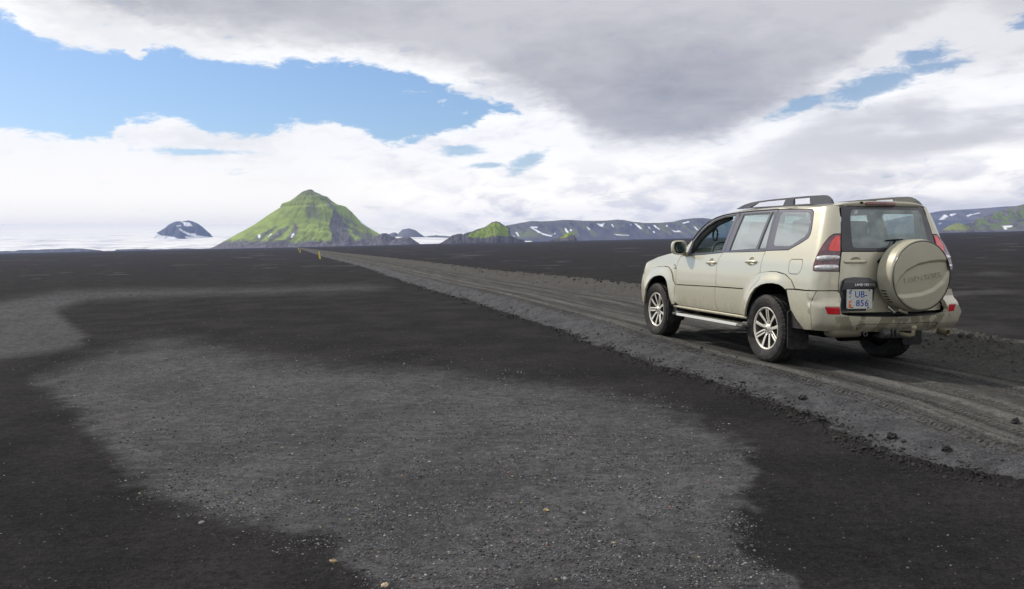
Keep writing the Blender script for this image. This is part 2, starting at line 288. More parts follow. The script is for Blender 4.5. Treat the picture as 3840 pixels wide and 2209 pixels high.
# ---------------------------------------------------------------- green cone mountain
def build_cone():
    xs=np.array([q[0] for q in MAE],float); hs=np.array([q[1] for q in MAE],float); xa=-688.; D=3000.
    rl=xa-xs[xs<=xa][::-1]; hl=hs[xs<=xa][::-1]; rr=xs[xs>=xa]-xa; hr=hs[xs>=xa]
    rl=np.append(rl,420); hl=np.append(hl,-8); rr=np.append(rr,420); hr=np.append(hr,-20)
    nr,na=230,560
    rho=np.linspace(0,1,nr)**1.1*400; ph=np.linspace(0,2*np.pi,na,endpoint=False)
    RR,PH=np.meshgrid(rho,ph,indexing='ij')
    b=.5+.5*np.cos(PH); Lh=np.interp(RR,rl,hl); Rh=np.interp(RR,rr,hr); H=Lh*(1-b)+Rh*b
    X=xa+RR*np.cos(PH); Y=D+RR*np.sin(PH)*1.05
    g=fbm(np.cos(PH)*4.5+RR/220,np.sin(PH)*4.5+RR/180,6,3,.55,True); g2=fbm(X/22,Y/22,5,9); g3=fbm(X/60,Y/60,4,12,.5,True)
    side=np.abs(np.sin(PH))       # the outline keeps its traced shape, the front carries the gullies
    env=np.clip(RR/60,0,1)*np.clip((400-RR)/120,0,1)
    calm=np.where(np.sin(PH)<0,.30+.60*smst(X,-680,-560)+.45*smst(-H,-70,-20),1.)
    H=H+env*side*calm*((g-.3)*11+g2*4+(g3-.3)*9)
    H=np.where(RR>395,-8,H)
    V=np.stack([X,Y,H],-1).reshape(-1,3); x,y,z=V.T; kk=D/y; x=x*kk; z=1.455+(z-1.455)*kk; g=g.ravel();g2=g2.ravel()
    n=fbm(x/9,z/30,5,21); n3=fbm(x/35,z/35,5,27)
    gr=np.ones_like(x)
    gr*=1-blot(x,z,[M_GULLY],6,3,1)*.96
    gr*=1-blot(x,z,[M_GULLY2],12,8,2)*(.30+.7*smst(n3,-.2,.15))
    gr*=1-blot(x,z,[M_PATCH],10,10,3)*.55
    gr*=1-blot(x,z,[M_STRIPE1,M_STRIPE2,M_STRIPE3],5,4,4)*.85
    gr*=1-blot(x,z,[M_RB],8,6,5)*.75
    gr*=smst(z+14*n+8*n3+.03*(x+700)*(x<-800),12,27)
    # bare foot on the left below the moss
    gr*=1-smst(-(z-(.12*(x+1000)+3))+10*n3,0,9)*(x<-770)*.9
    gr*=1-smst(z+12*n3,160,190)*.45
    gr*=1-smst(fbm(x/28,z/60,5,33),.12,.4)*.5*smst(x,-700,-600)
    edge=smst(x,-470,-400); gr*=1-edge*.85
    moss=lerp(MOSS[None,:]*np.ones((len(x),1)),np.array([.245,.305,.070]),smst(fbm(x/40,z/25,5,41),-.2,.3))
    moss=lerp(moss,OLIVE,smst(z+30*n3,90,180)*.4)
    rock=lerp(SCREE[None,:]*np.ones((len(x),1)),ROCK,smst(n+g2*.5,-.2,.3))
    c=lerp(rock,moss,np.clip(gr,0,1))
    c=lerp(c,SNOW,blot(x,z,[M_SNOW1,M_SNOW2,M_SNOW4],1.5,1.0,6,8)*(y<D)); c=lerp(c,SNOW,blot(x,z,[[(px,pz+(4 if i<3 else -1)) for i,(px,pz) in enumerate(M_SNOW3)]],1,1.0,7,8)*(np.abs(y-D)<60))
    F_=[]
    i=np.arange(nr*na).reshape(nr,na); j=np.roll(i,-1,1)
    Fq=np.stack([i[:-1],i[1:],j[1:],j[:-1]],-1).reshape(-1,4)
    o=np_mesh('mountain',V,Fq,M_HILL,c); setprops(o,'steep green mossy cone mountain with bare scree gullies at the end of the track','mountain',kind='structure')
def plainrock(a,b):
    def f(x,y,z,n,n2,H): return lerp(a[None,:]*np.ones((len(x),1)),b,smst(n2+.5*n,-.1,.5))
    return f
def build_hills():
    def crag(gp,hi,seed):
        def f(x,y,z,n,n2,H):
            c=plainrock(ROCK*.75,SCREE*.8)(x,y,z,n,n2,H)
            m=blot(x,z,[gp],4,1.6,seed,6); m=m*(1-.75*smst(fbm(x/4,z/6,4,seed),.12,.35))
            c=lerp(c,np.array([.22,.30,.035]),m); k=smst(z+3*n2,2,5); return c*(.9+.1*k[:,None])
        return f
    def rangecol(x,y,z,n,n2,H):
        c=lerp(np.array([.080,.073,.095])[None,:]*np.ones((len(x),1)),np.array([.115,.105,.118]),smst(n2,-.2,.4))  # rock of the range, with purple haze painted into its colour
        # moss on the spurs, leaning tongues
        m=smst(fbm((x+1.3*z)/55,z/90,5,51)+.25*n,.10,.36)*smst(z,12,35)*smst(-z,-118,-60)
        c=lerp(c,np.array([.15,.165,.06]),m*.85)
        c=lerp(c,np.array([.12,.12,.075]),smst(z-H*.86,0,6)*.6)
        sn=blot(x,z,[globals()['RS%d'%i] for i in range(21)],2.5,1.3,8,14)
        return lerp(c,SNOW,sn*(y<5000))
    def farcol(x,y,z,n,n2,H):
        c=lerp(np.array([.13,.115,.115])[None,:]*np.ones((len(x),1)),np.array([.08,.07,.075]),smst(n2,-.2,.4)); c=lerp(c,np.array([.045,.045,.06]),smst(-z,-96,-80)*.8)
        return lerp(c,SNOW,blot(x,z,[globals()['FS%d'%i] for i in range(5)],5,2,8,20))
    def grncol(x,y,z,n,n2,H):
        c=plainrock(ROCK,SCREE)(x,y,z,n,n2,H)
        m=smst(fbm((x+.8*z)/38,(z-.35*x)/16,5,61)+.2*n2,-.12,.12)
        c=lerp(c,np.array([.125,.165,.050]),m*smst(z,2,12)); return lerp(c,SNOW,blot(x,z,[GS0],1.2,.8,8,8)*(y<3000))
    def nuncol(x,y,z,n,n2,H):
        c=plainrock(np.array([.085,.095,.145]),np.array([.12,.13,.18]))(x,y,z,n,n2,H)  # blue of the distance haze is put into the rock colour
        return lerp(c,SNOW*.95,blot(x,z,[NS0,NS1,NS2,NS3],5,1.3,8,9))
    def knollcol(x,y,z,n,n2,H):
        return lerp(plainrock(ROCK,SCREE)(x,y,z,n,n2,H),np.array([.20,.23,.07]),smst(z+6*n2,4,10))
    setprops(ridge('hill',CRAG1,2200,.75,crag(C1_GREEN,0,3),360,80,.22,26,seed=4,p=.9),'bright green mossy crag with a black rock foot and steep right face, middle of the horizon','hill')
    setprops(ridge('hill',CRAG2,2000,.6,crag(C2_GREEN,0,5),240,60,.25,14,seed=6,p=.8),'tiny green topped black crag in front of the long mountain range','hill')
    setprops(ridge('mountain_range',RANGE,5000,.42,rangecol,900,150,.24,150,M_HILL,seed=11),'long brown mountain range tinted purple for haze, with thin snow patches left of the car','mountain range')
    setprops(ridge('mountain',FARR,6500,.3,farcol,420,90,.12,260,M_FAR,seed=15),'pale far plateau with snow fields behind the green hill on the right','mountain')
    setprops(ridge('hill',GRN,3000,.45,grncol,560,110,.2,70,seed=19),'green striped hill rising to the right edge behind the car','hill')
    setprops(ridge('hill',KNOLL,2600,.5,knollcol,160,50,.15,22,seed=23),'low yellow green knoll right of the spare wheel','hill')
    setprops(ridge('mountain',GREY,5600,.4,plainrock(np.array([.15,.14,.15]),np.array([.10,.095,.10])),520,80,.22,150,M_FAR,seed=27),'grey pyramid mountain in the gap right of the green cone','mountain')
    setprops(ridge('hill',MOUND1,2700,.5,plainrock(ROCK,SCREE),220,50,.3,22,seed=31),'brown rocky mound at the right foot of the green cone','hill')
    setprops(ridge('hill',MOUND2,2600,.5,plainrock(ROCK,SCREE),180,50,.3,18,seed=33),'lower brown rocky mound farther right of the green cone','hill')
    setprops(ridge('mountain',NUN,5500,.55,nuncol,420,110,.22,120,M_FAR,seed=35,base=-10.),'dark rock peak tinted blue for haze, with snow patches standing in the glacier on the left','mountain')
    mc=plainrock(np.array([.12,.12,.14]),np.array([.07,.07,.08]))
    setprops(ridge('hill',MOR,4000,.3,mc,320,24,.3,40,seed=41),'low dark moraine strip under the glacier at the far left','hill')
    setprops(ridge('hill',MOR2,4000,.3,mc,260,24,.3,40,seed=43),'low dark moraine strip between the glacier and the green cone','hill')
def build_glacier():
    nx,nr=900,260
    xs=np.array([q[0] for q in GLAC],float)/9100; el=np.array([q[1]-1.455 for q in GLAC])/9100
    t=np.linspace(xs[0]*2.0,xs[-1]*1.1,nx); ec=np.interp(t,xs,el)
    r=np.linspace(0,1,nr); TT,RR=np.meshgrid(t,r,indexing='ij')
    r0=4300+200*fbm(TT*12,TT*0,4,71)
    Y=r0+(10600-r0)*RR**1.3
    u=np.clip((Y-r0)/(9100-r0),0,1)
    E_=ec[:,None]*(u**.55)*(1-.0*u); k=np.clip((Y-9100)/1500,0,1)
    Z=Y*E_*(1-k*.9)
    X=TT*Y
    n=fbm(X/500,Y/900,6,72,.55); n2=fbm(X/260,Y/70,5,75,.6); n3=fbm(X/900,Y/240,5,77,.6)
    fade=np.clip(1-u*1.15,0,1)
    Z=Z+(n*9+n2*3)*np.clip(u*8,0,1)*(.25+fade)*(u<.97)
    Z[:,0]=-6; Z[:,-1]=-10; Z[0,:]=-6; Z[-1,:]=-6
    ice=np.array([.90,.885,.85])[None,:]*np.ones((X.size,1))
    f=fade.ravel(); n2=n2.ravel();n3=n3.ravel()
    c=lerp(ice,np.array([.48,.50,.56]),smst(n2+.4*n3,-.05,.35)*smst(f,.25,.85)*.85)
    c=lerp(c,np.array([.10,.10,.12]),smst(n3+.7*n2,.42,.56)*smst(f,.30,.8)*.85)
    V=np.stack([X,Y,Z],-1).reshape(-1,3)
    setprops(np_mesh('glacier',V,grid_faces(nx,nr),M_ICE,c),'wide white glacier sloping up to the left horizon','glacier',kind='structure')
# ---------------------------------------------------------------- black sand plain and track
def interp_log(y,tab):
    a=sorted([(q[1],q[0]) for q in tab]); ys=np.array([q[0] for q in a]); xs=np.array([q[1] for q in a])
    lo=(xs[1]-xs[0])/(ys[1]-ys[0]); lo=-.30
    hi=(xs[-1]-xs[-4])/(ys[-1]-ys[-4])
    r=np.interp(y,ys,xs); r=np.where(y<ys[0],xs[0]+(y-ys[0])*lo,r); return np.where(y>ys[-1],xs[-1]+(y-ys[-1])*hi,r)
def Xn(y): return interp_log(y,NEAR)
def Xf(y):
    return np.maximum(interp_log(y,FARB),Xn(y)+3.3)
CARO=(3.7347,10.1967); CYAW=-.29566
def ground_z(X,Y,detail=True):
    r=np.hypot(X,Y); n1=fbm(X/.9,Y/.9,4,81)
    wob=np.where(r<80,.10*fbm(X/.35,Y/.35,4,83)+.10*perlin(X/1.7,Y/1.7,84),0.)
    dn0=(X-Xn(Y))*.955; dn=dn0+wob*np.exp(-(dn0/.55)**2)+.035*perlin(X/9,Y/9,94)*(r<200); df=(Xf(Y)-X)*.955-wob*.6
    plain=-.10+.02*fbm(X/6,Y/6,3,85)*np.clip(r/10,0,1)+np.clip(r/300,0,1)*.0
    if detail: plain=plain+.006*fbm(X/.30,Y/.12,4,86)*(r<60)
    along=(X-CARO[0])*math.sin(CYAW)+(Y-CARO[1])*math.cos(CYAW)
    al=np.clip(along,-6,10)*.0106
    base=.0226*(1.9-np.clip(dn,0.3,3.4))+al
    # ruts
    z=base
    for c,wd,dp in ((1.12,.16,.008),(2.70,.17,.008),(.62,.10,.014),(1.62,.12,.016),(2.25,.10,.012),(3.05,.12,.018)):
        cc=c+.025*perlin(Y/3.1+c*7,Y*0+c,87); z=z-dp*np.exp(-((dn-cc)/wd)**2)+dp*.5*np.exp(-((np.abs(dn-cc)-wd*1.5)/(wd*.5))**2)
    z=np.where((np.abs(dn-1.12)<.2)|(np.abs(dn-2.7)<.2),np.minimum(z,base-.006),z)
    z=z+.010*fbm(dn/.10,Y/2.2,4,88)+.016*fbm(X/.25,Y/.25,4,89)*(np.exp(-((dn-.35)/.35)**2)+np.exp(-((df-.3)/.4)**2))
    sh=smst(dn,-.10,.85)
    lump=fbm(X/.10,Y/.13,4,90,.6,True)
    lip=np.exp(-((dn+.02)/.07)**2)*(.015+.045*np.clip(lump,0,1))*(r<90)
    z=plain*(1-sh)+z*sh+lip+.016*sh*(1-smst(dn,.8,1.2))*fbm((X+.5*Y)/.16,(Y-.4*X)/.07,4,91,.6)
    # far bank of thrown-up sand
    bl=fbm(X/.22,Y/.22,5,92,.6,True); bk=fbm(X/.9,Y/.9,3,93)
    up_=smst(df,.12,-.50); dnn=smst(df,-.62,-1.35)
    hgt=(.20+.05*bk)*np.where(r<140,1.,.8)
    bank=up_*(1-dnn)
    z=z+bank*(hgt+.075*(bl-.2)*up_)
    z=np.where(df<-.62,z*(1-dnn)+plain*dnn,z)
    return z,dn,df,r
def build_ground():
    az=np.concatenate([np.linspace(-180,-40,29)[:-1],np.linspace(-40,-34,40)[:-1],np.linspace(-34,34,1750),np.linspace(34,40,40)[1:],np.linspace(40,180,29)[1:]])
    dep=np.concatenate([np.geomspace(88,31,14)[:-1],np.linspace(31,2.0,800)[:-1],np.geomspace(2.0,.0025,260)])
    r=1.455/np.tan(np.radians(dep))
    RR,AA=np.meshgrid(r,np.radians(az),indexing='ij')
    X=(RR*np.sin(AA)).ravel(); Y=(RR*np.cos(AA)).ravel()
    Z,dn,df,r_=ground_z(X,Y)
    front=Y>0
    Z=np.where(front,Z,-.1); dn=np.where(front,dn,-9)
    band=(dn>-.02)&(df>-1.1)
    # --- ground colours: fine black sand, grey gravel, tyre-packed ash
    bear=X/np.maximum(Y,.5)*400; near=400*1.455/np.maximum(Y,.5)
    def tr(P_): return [(x/y*400,400*1.455/y) for x,y in P_]
    wx=(12*fbm(X/1.3,Y/1.3,6,101,.6)+7*fbm(X/.22,Y/.22,3,102))/np.maximum(Y/9,.45); wy=(5*fbm(X/1.3,Y/1.3,6,103,.6)+4*fbm(X/.22,Y/.22,3,104))/np.maximum(Y/7,.6)
    sub=front&(Y<60)
    gA=np.zeros_like(X); gA[sub]=smst(poly_sd((bear+wx)[sub],(near+wy)[sub],tr(GA)),-6,7)
    gB=np.zeros_like(X); gB[sub]=smst(poly_sd((bear+wx*.6)[sub],(near+wy*.3)[sub],tr(GB)),-1.5,4)
    st=fbm(bear/34,np.log(np.maximum(Y,1))*13,5,105,.55)
    far=smst(Y,32,60)*smst(-Y,-2500,-500)
    streak=smst(st,.26,.46)*far
    st2=fbm(bear/60,np.log(np.maximum(Y,1))*6,4,107,.5)
    streak2=smst(st2,.2,.5)*smst(Y,9,20)*smst(-Y,-60,-30)*smst(X-Xf(Y),1.,3.)
    mott=fbm(X/1.1,Y/1.2,5,109); fine=fbm(X/.16,Y/.10,4,111)*(r_<40)
    sand=np.array([.0235,.0228,.0234])[None,:]*np.ones((len(X),1))
    sand=lerp(sand,np.array([.0350,.0332,.0340]),smst(mott,-.4,.5))
    sand=lerp(sand,np.array([.034,.033,.042]),smst(r_,25,160)*.9)  # sand turns bluer with distance from the camera
    grav=lerp(np.array([.084,.083,.087])[None,:]*np.ones((len(X),1)),np.array([.110,.109,.114]),smst(.6*mott+.6*fine,-.4,.4))
    g=np.clip(np.maximum(gA*(.92+.22*mott),gB*.8),0,1)
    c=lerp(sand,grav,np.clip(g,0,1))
    c=lerp(c,np.array([.115,.112,.118]),np.clip(streak*.60+streak2*.35,0,1))
    # road
    t_=fbm(dn/.13,Y/2.6,5,113); t2=fbm(X/.3,Y/.3,4,115)
    rd=lerp(np.array([.070,.068,.065])[None,:]*np.ones((len(X),1)),np.array([.100,.098,.091]),smst(t_,-.25,.3))
    rd=lerp(rd,np.array([.062,.061,.062]),np.clip(smst(fbm(dn/.35,Y/4.,4,117),.05,.35)*smst(dn,1.3,1.9),0,1)*.75)
    tn=lambda c_,w_: np.exp(-((dn-c_+.02*perlin(Y/4.+c_*9,Y*0.,131))/w_)**2)
    k_=1.18-.26*tn(1.08,.07)-.30*tn(1.95,.20)-.24*tn(2.62,.08)-.25*tn(.72,.05)+.28*tn(.88,.09)+.25*tn(1.40,.12)+.18*tn(2.35,.09)
    rd=rd*(k_*(1+.18*fbm(dn/.05,Y/3.5,3,133)))[:,None]
    sho=lerp(np.array([.097,.097,.103])[None,:]*np.ones((len(X),1)),np.array([.072,.072,.077]),smst(t2,-.2,.3))
    road_c=lerp(sho,rd,smst(dn+.12*t2,.55,.85))
    road_c=lerp(road_c,np.array([.088,.085,.080]),smst(-df,-.5,.0))
    road_c=lerp(road_c,np.array([.028,.027,.028]),np.exp(-((dn)/.09)**2)*smst(fbm(X/.12,Y/.16,3,119),-.3,.2)*.9*(r_<120))
    wr=smst(dn,-.03,.05)*smst(df,-1.25,-.75)
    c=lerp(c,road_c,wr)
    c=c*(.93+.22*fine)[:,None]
    V=np.stack([X,Y,Z],-1)
    nr,nc=RR.shape; Fq=grid_faces(nr,nc); 
    fb=band[Fq].all(1)&(V[Fq[:,0],1]<3500)
    uv=np.stack([dn,Y/math.cos(CYAW)],-1)
    def ground_mat(name,road):
        m,t,out=newmat(name)
        a=t.add('ShaderNodeAttribute',attribute_name='tint').outputs['Color']; p=t.add('ShaderNodeNewGeometry').outputs['Position']
        n=t.noise(p,22,8,.75); n2=t.noise(p,3.2,6,.6); n3=t.noise(p,75,5,.75)
        vor=t.add('ShaderNodeTexVoronoi',i_Scale=38.); t.l.new(p,vor.inputs['Vector'])
        grit=t.math('MULTIPLY',t.ss(vor.outputs['Distance'],.20,.10),t.ss(t.noise(p,9,4,.6),.52,.60))
        f=t.math('ADD',.30,t.math('ADD',t.math('MULTIPLY',t.ss(n,.30,.70),.62),t.math('ADD',t.math('MULTIPLY',n2,.20),t.math('MULTIPLY',t.ss(n3,.30,.70),.62))))
        c_=t.mix(1.,a,t.vec(f,f,f),blend='MULTIPLY')
        if not road: c_=t.mix(t.math('MULTIPLY',grit,.30),c_,(.20,.20,.21))
        b=t.add('ShaderNodeBump',i_Strength=.8,i_Distance=.028,i_Height=t.math('ADD',t.math('ADD',n,t.math('MULTIPLY',n3,.5)),t.math('MULTIPLY',t.ss(vor.outputs['Distance'],.45,.05),.35)))
        nrm=b.outputs[0]
        if road:
            u=t.add('ShaderNodeUVMap',uv_map='along').outputs[0]; s_=t.add('ShaderNodeSeparateXYZ',i_0=u)
            ww=t.noise(t.vec(s_.outputs[0],t.math('MULTIPLY',s_.outputs[1],.2),0.),2.,3,.5)
            xx=t.math('ADD',s_.outputs[0],t.math('MULTIPLY',t.math('SUBTRACT',ww,.5),.03))
            tot=None
            for c0,wd in ((1.12,.11),(2.70,.11),(1.60,.09),(.70,.07),(2.28,.08)):
                e=t.math('SUBTRACT',1.,t.ss(t.math('ABSOLUTE',t.math('SUBTRACT',xx,c0)),wd*.8,wd))
                tot=e if tot is None else t.math('MAXIMUM',tot,e)
            chev=t.math('ADD',s_.outputs[1],t.math('MULTIPLY',t.math('PINGPONG',xx,.045),.8))
            tread=t.math('MULTIPLY',t.math('SINE',t.math('MULTIPLY',chev,2*math.pi/.062)),t.math('MULTIPLY',tot,t.ss(n2,.38,.55)))
            lines=t.math('SINE',t.math('MULTIPLY',xx,2*math.pi/.05)); 
            hh=t.math('ADD',t.math('MULTIPLY',tread,.6),t.math('MULTIPLY',t.math('MULTIPLY',lines,tot),.3))
            b2=t.add('ShaderNodeBump',i_Strength=.9,i_Distance=.022,i_Height=hh,i_Normal=nrm); nrm=b2.outputs[0]
        bs=t.add('ShaderNodeBsdfPrincipled',i_Roughness=1.,i_Base_Color=c_,i_Normal=nrm); bs.inputs['Specular IOR Level'].default_value=.03
        t.l.new(bs.outputs[0],out.inputs[0]); return m
    def sub_mesh(name,F_,mat,uv_=None):
        ids=np.unique(F_); mp=np.full(len(V),-1); mp[ids]=np.arange(len(ids))
        o=np_mesh(name,V[ids],mp[F_][:,::-1],mat,c[ids],uv_[ids] if uv_ is not None else None); o['kind']='structure'; return o
    setprops(sub_mesh('ground',Fq[~fb],ground_mat('black_sand',False)),'flat black volcanic sand plain with grey gravel patches','ground')
    setprops(sub_mesh('road',Fq[fb],ground_mat('packed_ash',True),uv),'straight ploughed ash track running to the green cone','road')
def ray_z(x,y):
    z,dn,df,r=ground_z(np.array([float(x)]),np.array([float(y)])); return float(z[0])
def lump_mesh(seed,sub=2,rough=.35):
    bm=bmesh.new(); bmesh.ops.create_icosphere(bm,subdivisions=sub,radius=1.)
    for v in bm.verts:
        k=1+rough*(perlin(np.array([v.co.x*1.3+seed*5]),np.array([v.co.y*1.3+v.co.z*1.7]),seed)[0])+.5*rough*perlin(np.array([v.co.x*3+seed]),np.array([v.co.y*3-v.co.z*2.7]),seed+3)[0]
        v.co*=k
    V=np.array([v.co[:] for v in bm.verts]); F_=np.array([[v.index for v in f.verts] for f in bm.faces]); bm.free(); return V,F_
def pebble_mat():
    m,t,out=newmat('pebble'); a=t.add('ShaderNodeAttribute',attribute_name='tint').outputs['Color']
    p=t.add('ShaderNodeNewGeometry').outputs['Position']; n=t.noise(p,160,4,.6); f=t.math('ADD',.6,t.math('MULTIPLY',n,.8))
    bs=t.add('ShaderNodeBsdfPrincipled',i_Roughness=.85,i_Base_Color=t.mix(1.,a,t.vec(f,f,f),blend='MULTIPLY')); bs.inputs['Specular IOR Level'].default_value=.3
    t.l.new(bs.outputs[0],out.inputs[0]); return m
M_PEB=pebble_mat()
def scatter(name,X,Y,S,colors,sub=1,flat=.6,sink=.25,label='',cat=''):
    protos=[lump_mesh(k,sub,.5) for k in range(6)]
    Z,_,_,_=ground_z(X,Y); VV=[];FF=[];CC=[];off=0
    kind=rng.integers(0,6,len(X))
    for k in range(6):
        i=np.where(kind==k)[0]
        if not len(i): continue
        V,F_=protos[k]; n=len(V)
        a=rng.uniform(0,6.28,len(i)); ca,sa=np.cos(a),np.sin(a)
        sx=S[i]*rng.uniform(.7,1.3,len(i)); sy=S[i]*rng.uniform(.6,1.,len(i)); sz=S[i]*rng.uniform(.4,.9,len(i))*flat*1.3
        vx=V[None,:,0]*sx[:,None]; vy=V[None,:,1]*sy[:,None]; vz=V[None,:,2]*sz[:,None]
        P_=np.stack([vx*ca[:,None]-vy*sa[:,None]+X[i][:,None],vx*sa[:,None]+vy*ca[:,None]+Y[i][:,None],vz+(Z[i]+sz*(1-2*sink))[:,None]],-1).reshape(-1,3)
        VV.append(P_); FF.append((F_[None]+ (off+np.arange(len(i))*n)[:,None,None]).reshape(-1,3)); CC.append(np.repeat(colors[i],n,0)); off+=len(P_)
    o=np_mesh(name,np.concatenate(VV),np.concatenate(FF),M_PEB,np.concatenate(CC),smooth=False)
    return setprops(o,label,cat,kind='stuff')
def build_stones():
    # loose gravel, densest on the grey patches
    n=170000; dep=np.radians(rng.uniform(3.2,25.,n)); r=1.55/np.tan(dep); a=np.radians(rng.uniform(-33,33,n))
    X=r*np.sin(a);Y=r*np.cos(a); dn=(X-Xn(Y))*.955
    bear=X/Y*400; near=400*1.455/Y
    m=smst(poly_sd(bear+8*perlin(X,Y,5),near,[(x/y*400,400*1.455/y) for x,y in GA]),-22,10)
    cl=smst(fbm(X/.5,Y/.35,4,121),-.25,.35)
    p=np.where(m>.02,.95*m*(.12+cl)*m,0)+.010; p=np.where(dn>-.1,.02,p); p=np.where(X>Xf(Y),.01,p)
    k=rng.uniform(size=n)<p; X,Y,r=X[k],Y[k],r[k]; n=len(X)
    S=np.exp(rng.normal(math.log(.0043),.42,n))*(.75+r*.05); S=np.minimum(S,.0105)
    pal=np.array([[.10,.10,.108],[.038,.038,.040],[.19,.19,.205],[.30,.30,.32],[.07,.065,.06],[.34,.30,.17],[.33,.15,.08],[.42,.42,.42],[.12,.13,.10]])
    c=pal[rng.choice(9,n,p=[.33,.35,.12,.02,.13,.005,.003,.003,.039])]*rng.uniform(.7,1.2,(n,1))
    scatter('gravel',X,Y,S,c,0,.6,.3,'small pebbles lying over the black sand','gravel')
    # dark crumbs along the near edge of the track and on the far bank
    Y=np.concatenate([4.5+rng.exponential(9,7000),6+rng.exponential(10,1500)]); n=len(Y); nearm=np.arange(n)<7000
    off=np.where(nearm,rng.normal(-.01,.085,n)+np.abs(rng.normal(0,.06,n))*(rng.uniform(size=n)<.3),0)
    X=np.where(nearm,Xn(Y)+off,Xf(Y)+rng.normal(.45,.30,n))
    clus=fbm(X/.5,Y/.5,3,123)>-.12; X,Y,nearm=X[clus],Y[clus],nearm[clus]; n=len(X)
    S=np.exp(rng.normal(math.log(.0095),.5,n))*(.8+np.minimum(Y,40)*.03); S=np.minimum(S,.045); S=np.where(nearm,S*.85,S)
    c=np.where(nearm[:,None],np.array([[.022,.021,.021]]),np.array([[.060,.058,.056]]))*rng.uniform(.7,1.25,(n,1))
    n3=4200; Y3=4.6+rng.exponential(8,n3); X3=Xn(Y3)+rng.uniform(.06,.98,n3)**1.4; ok3=fbm(X3/.35,Y3/.35,3,127)>-.05; X3,Y3=X3[ok3],Y3[ok3]
    S3=np.minimum(np.exp(rng.normal(math.log(.0062),.45,len(X3)))*(.8+Y3*.04),.022)
    c3=np.where(rng.uniform(size=len(X3))[:,None]<.45,np.array([[.040,.039,.040]]),np.array([[.085,.084,.088]]))*rng.uniform(.8,1.2,(len(X3),1))
    S=np.where(nearm,S,np.minimum(S*1.5,.055)); c=np.where(nearm[:,None],c,c*.75)
    X=np.concatenate([X,X3]);Y=np.concatenate([Y,Y3]);S=np.concatenate([S,S3]);c=np.concatenate([c,c3])
    scatter('dirt_crumbs',X,Y,S,c,1,.7,.35,'dark crumbs of sand along both edges of the track','dirt crumbs')
    for k,(x,y,s,lab) in enumerate([(2.66,7.93,.050,'dark clod alone on the grey shoulder, farthest from the camera of all clods'),
            (2.80,6.36,.050,'round dark clod standing up at the middle of the lower track shoulder'),
            (2.98,5.92,.040,'flat dark clod lowest and nearest the black sand on the shoulder'),
            (2.62,6.10,.035,'small jagged clod beside the crumbled track edge, left of the round one'),
            (3.86,6.62,.045,'broken clod at the right border of the picture on the track'),
            ]):
        V,F_=lump_mesh(20+k,3,.75); s*=.62; V=V*np.array([s*1.2,s,s*.95]); z=ray_z(x,y)
        o=np_mesh('clod',V,F_,M_PEB,np.array([.036,.035,.034])[None,:]*np.ones((len(V),1)),smooth=False); o.location=(x,y,z+s*.3); setprops(o,lab,'clod','clods on the track shoulder')
    for k,(x,y,s,cl,lab) in enumerate([(-.91,4.19,.014,(.36,.27,.15),'small tan stone on the dark sand at the bottom left of the grey gravel patch'),
            (-.61,3.87,.016,(.42,.33,.22),'flat orange brown stone at the bottom edge of the picture'),
            (.17,4.93,.013,(.34,.27,.14),'rusty stone in the middle of the grey gravel'),
            (-1.79,4.84,.013,(.24,.23,.22),'grey stone on the dark sand at the left foot of the gravel patch')]):
        V,F_=lump_mesh(40+k,2,.5); V=V*np.array([s*1.4,s,s*.6]); z=ray_z(x,y)
        o=np_mesh('stone',V,F_,M_PEB,np.array(cl)[None,:]*np.ones((len(V),1)),smooth=False); o.location=(x,y,z+s*.3); o.rotation_euler=(0,0,k*1.3); setprops(o,lab,'stone','single coloured stones in the foreground')
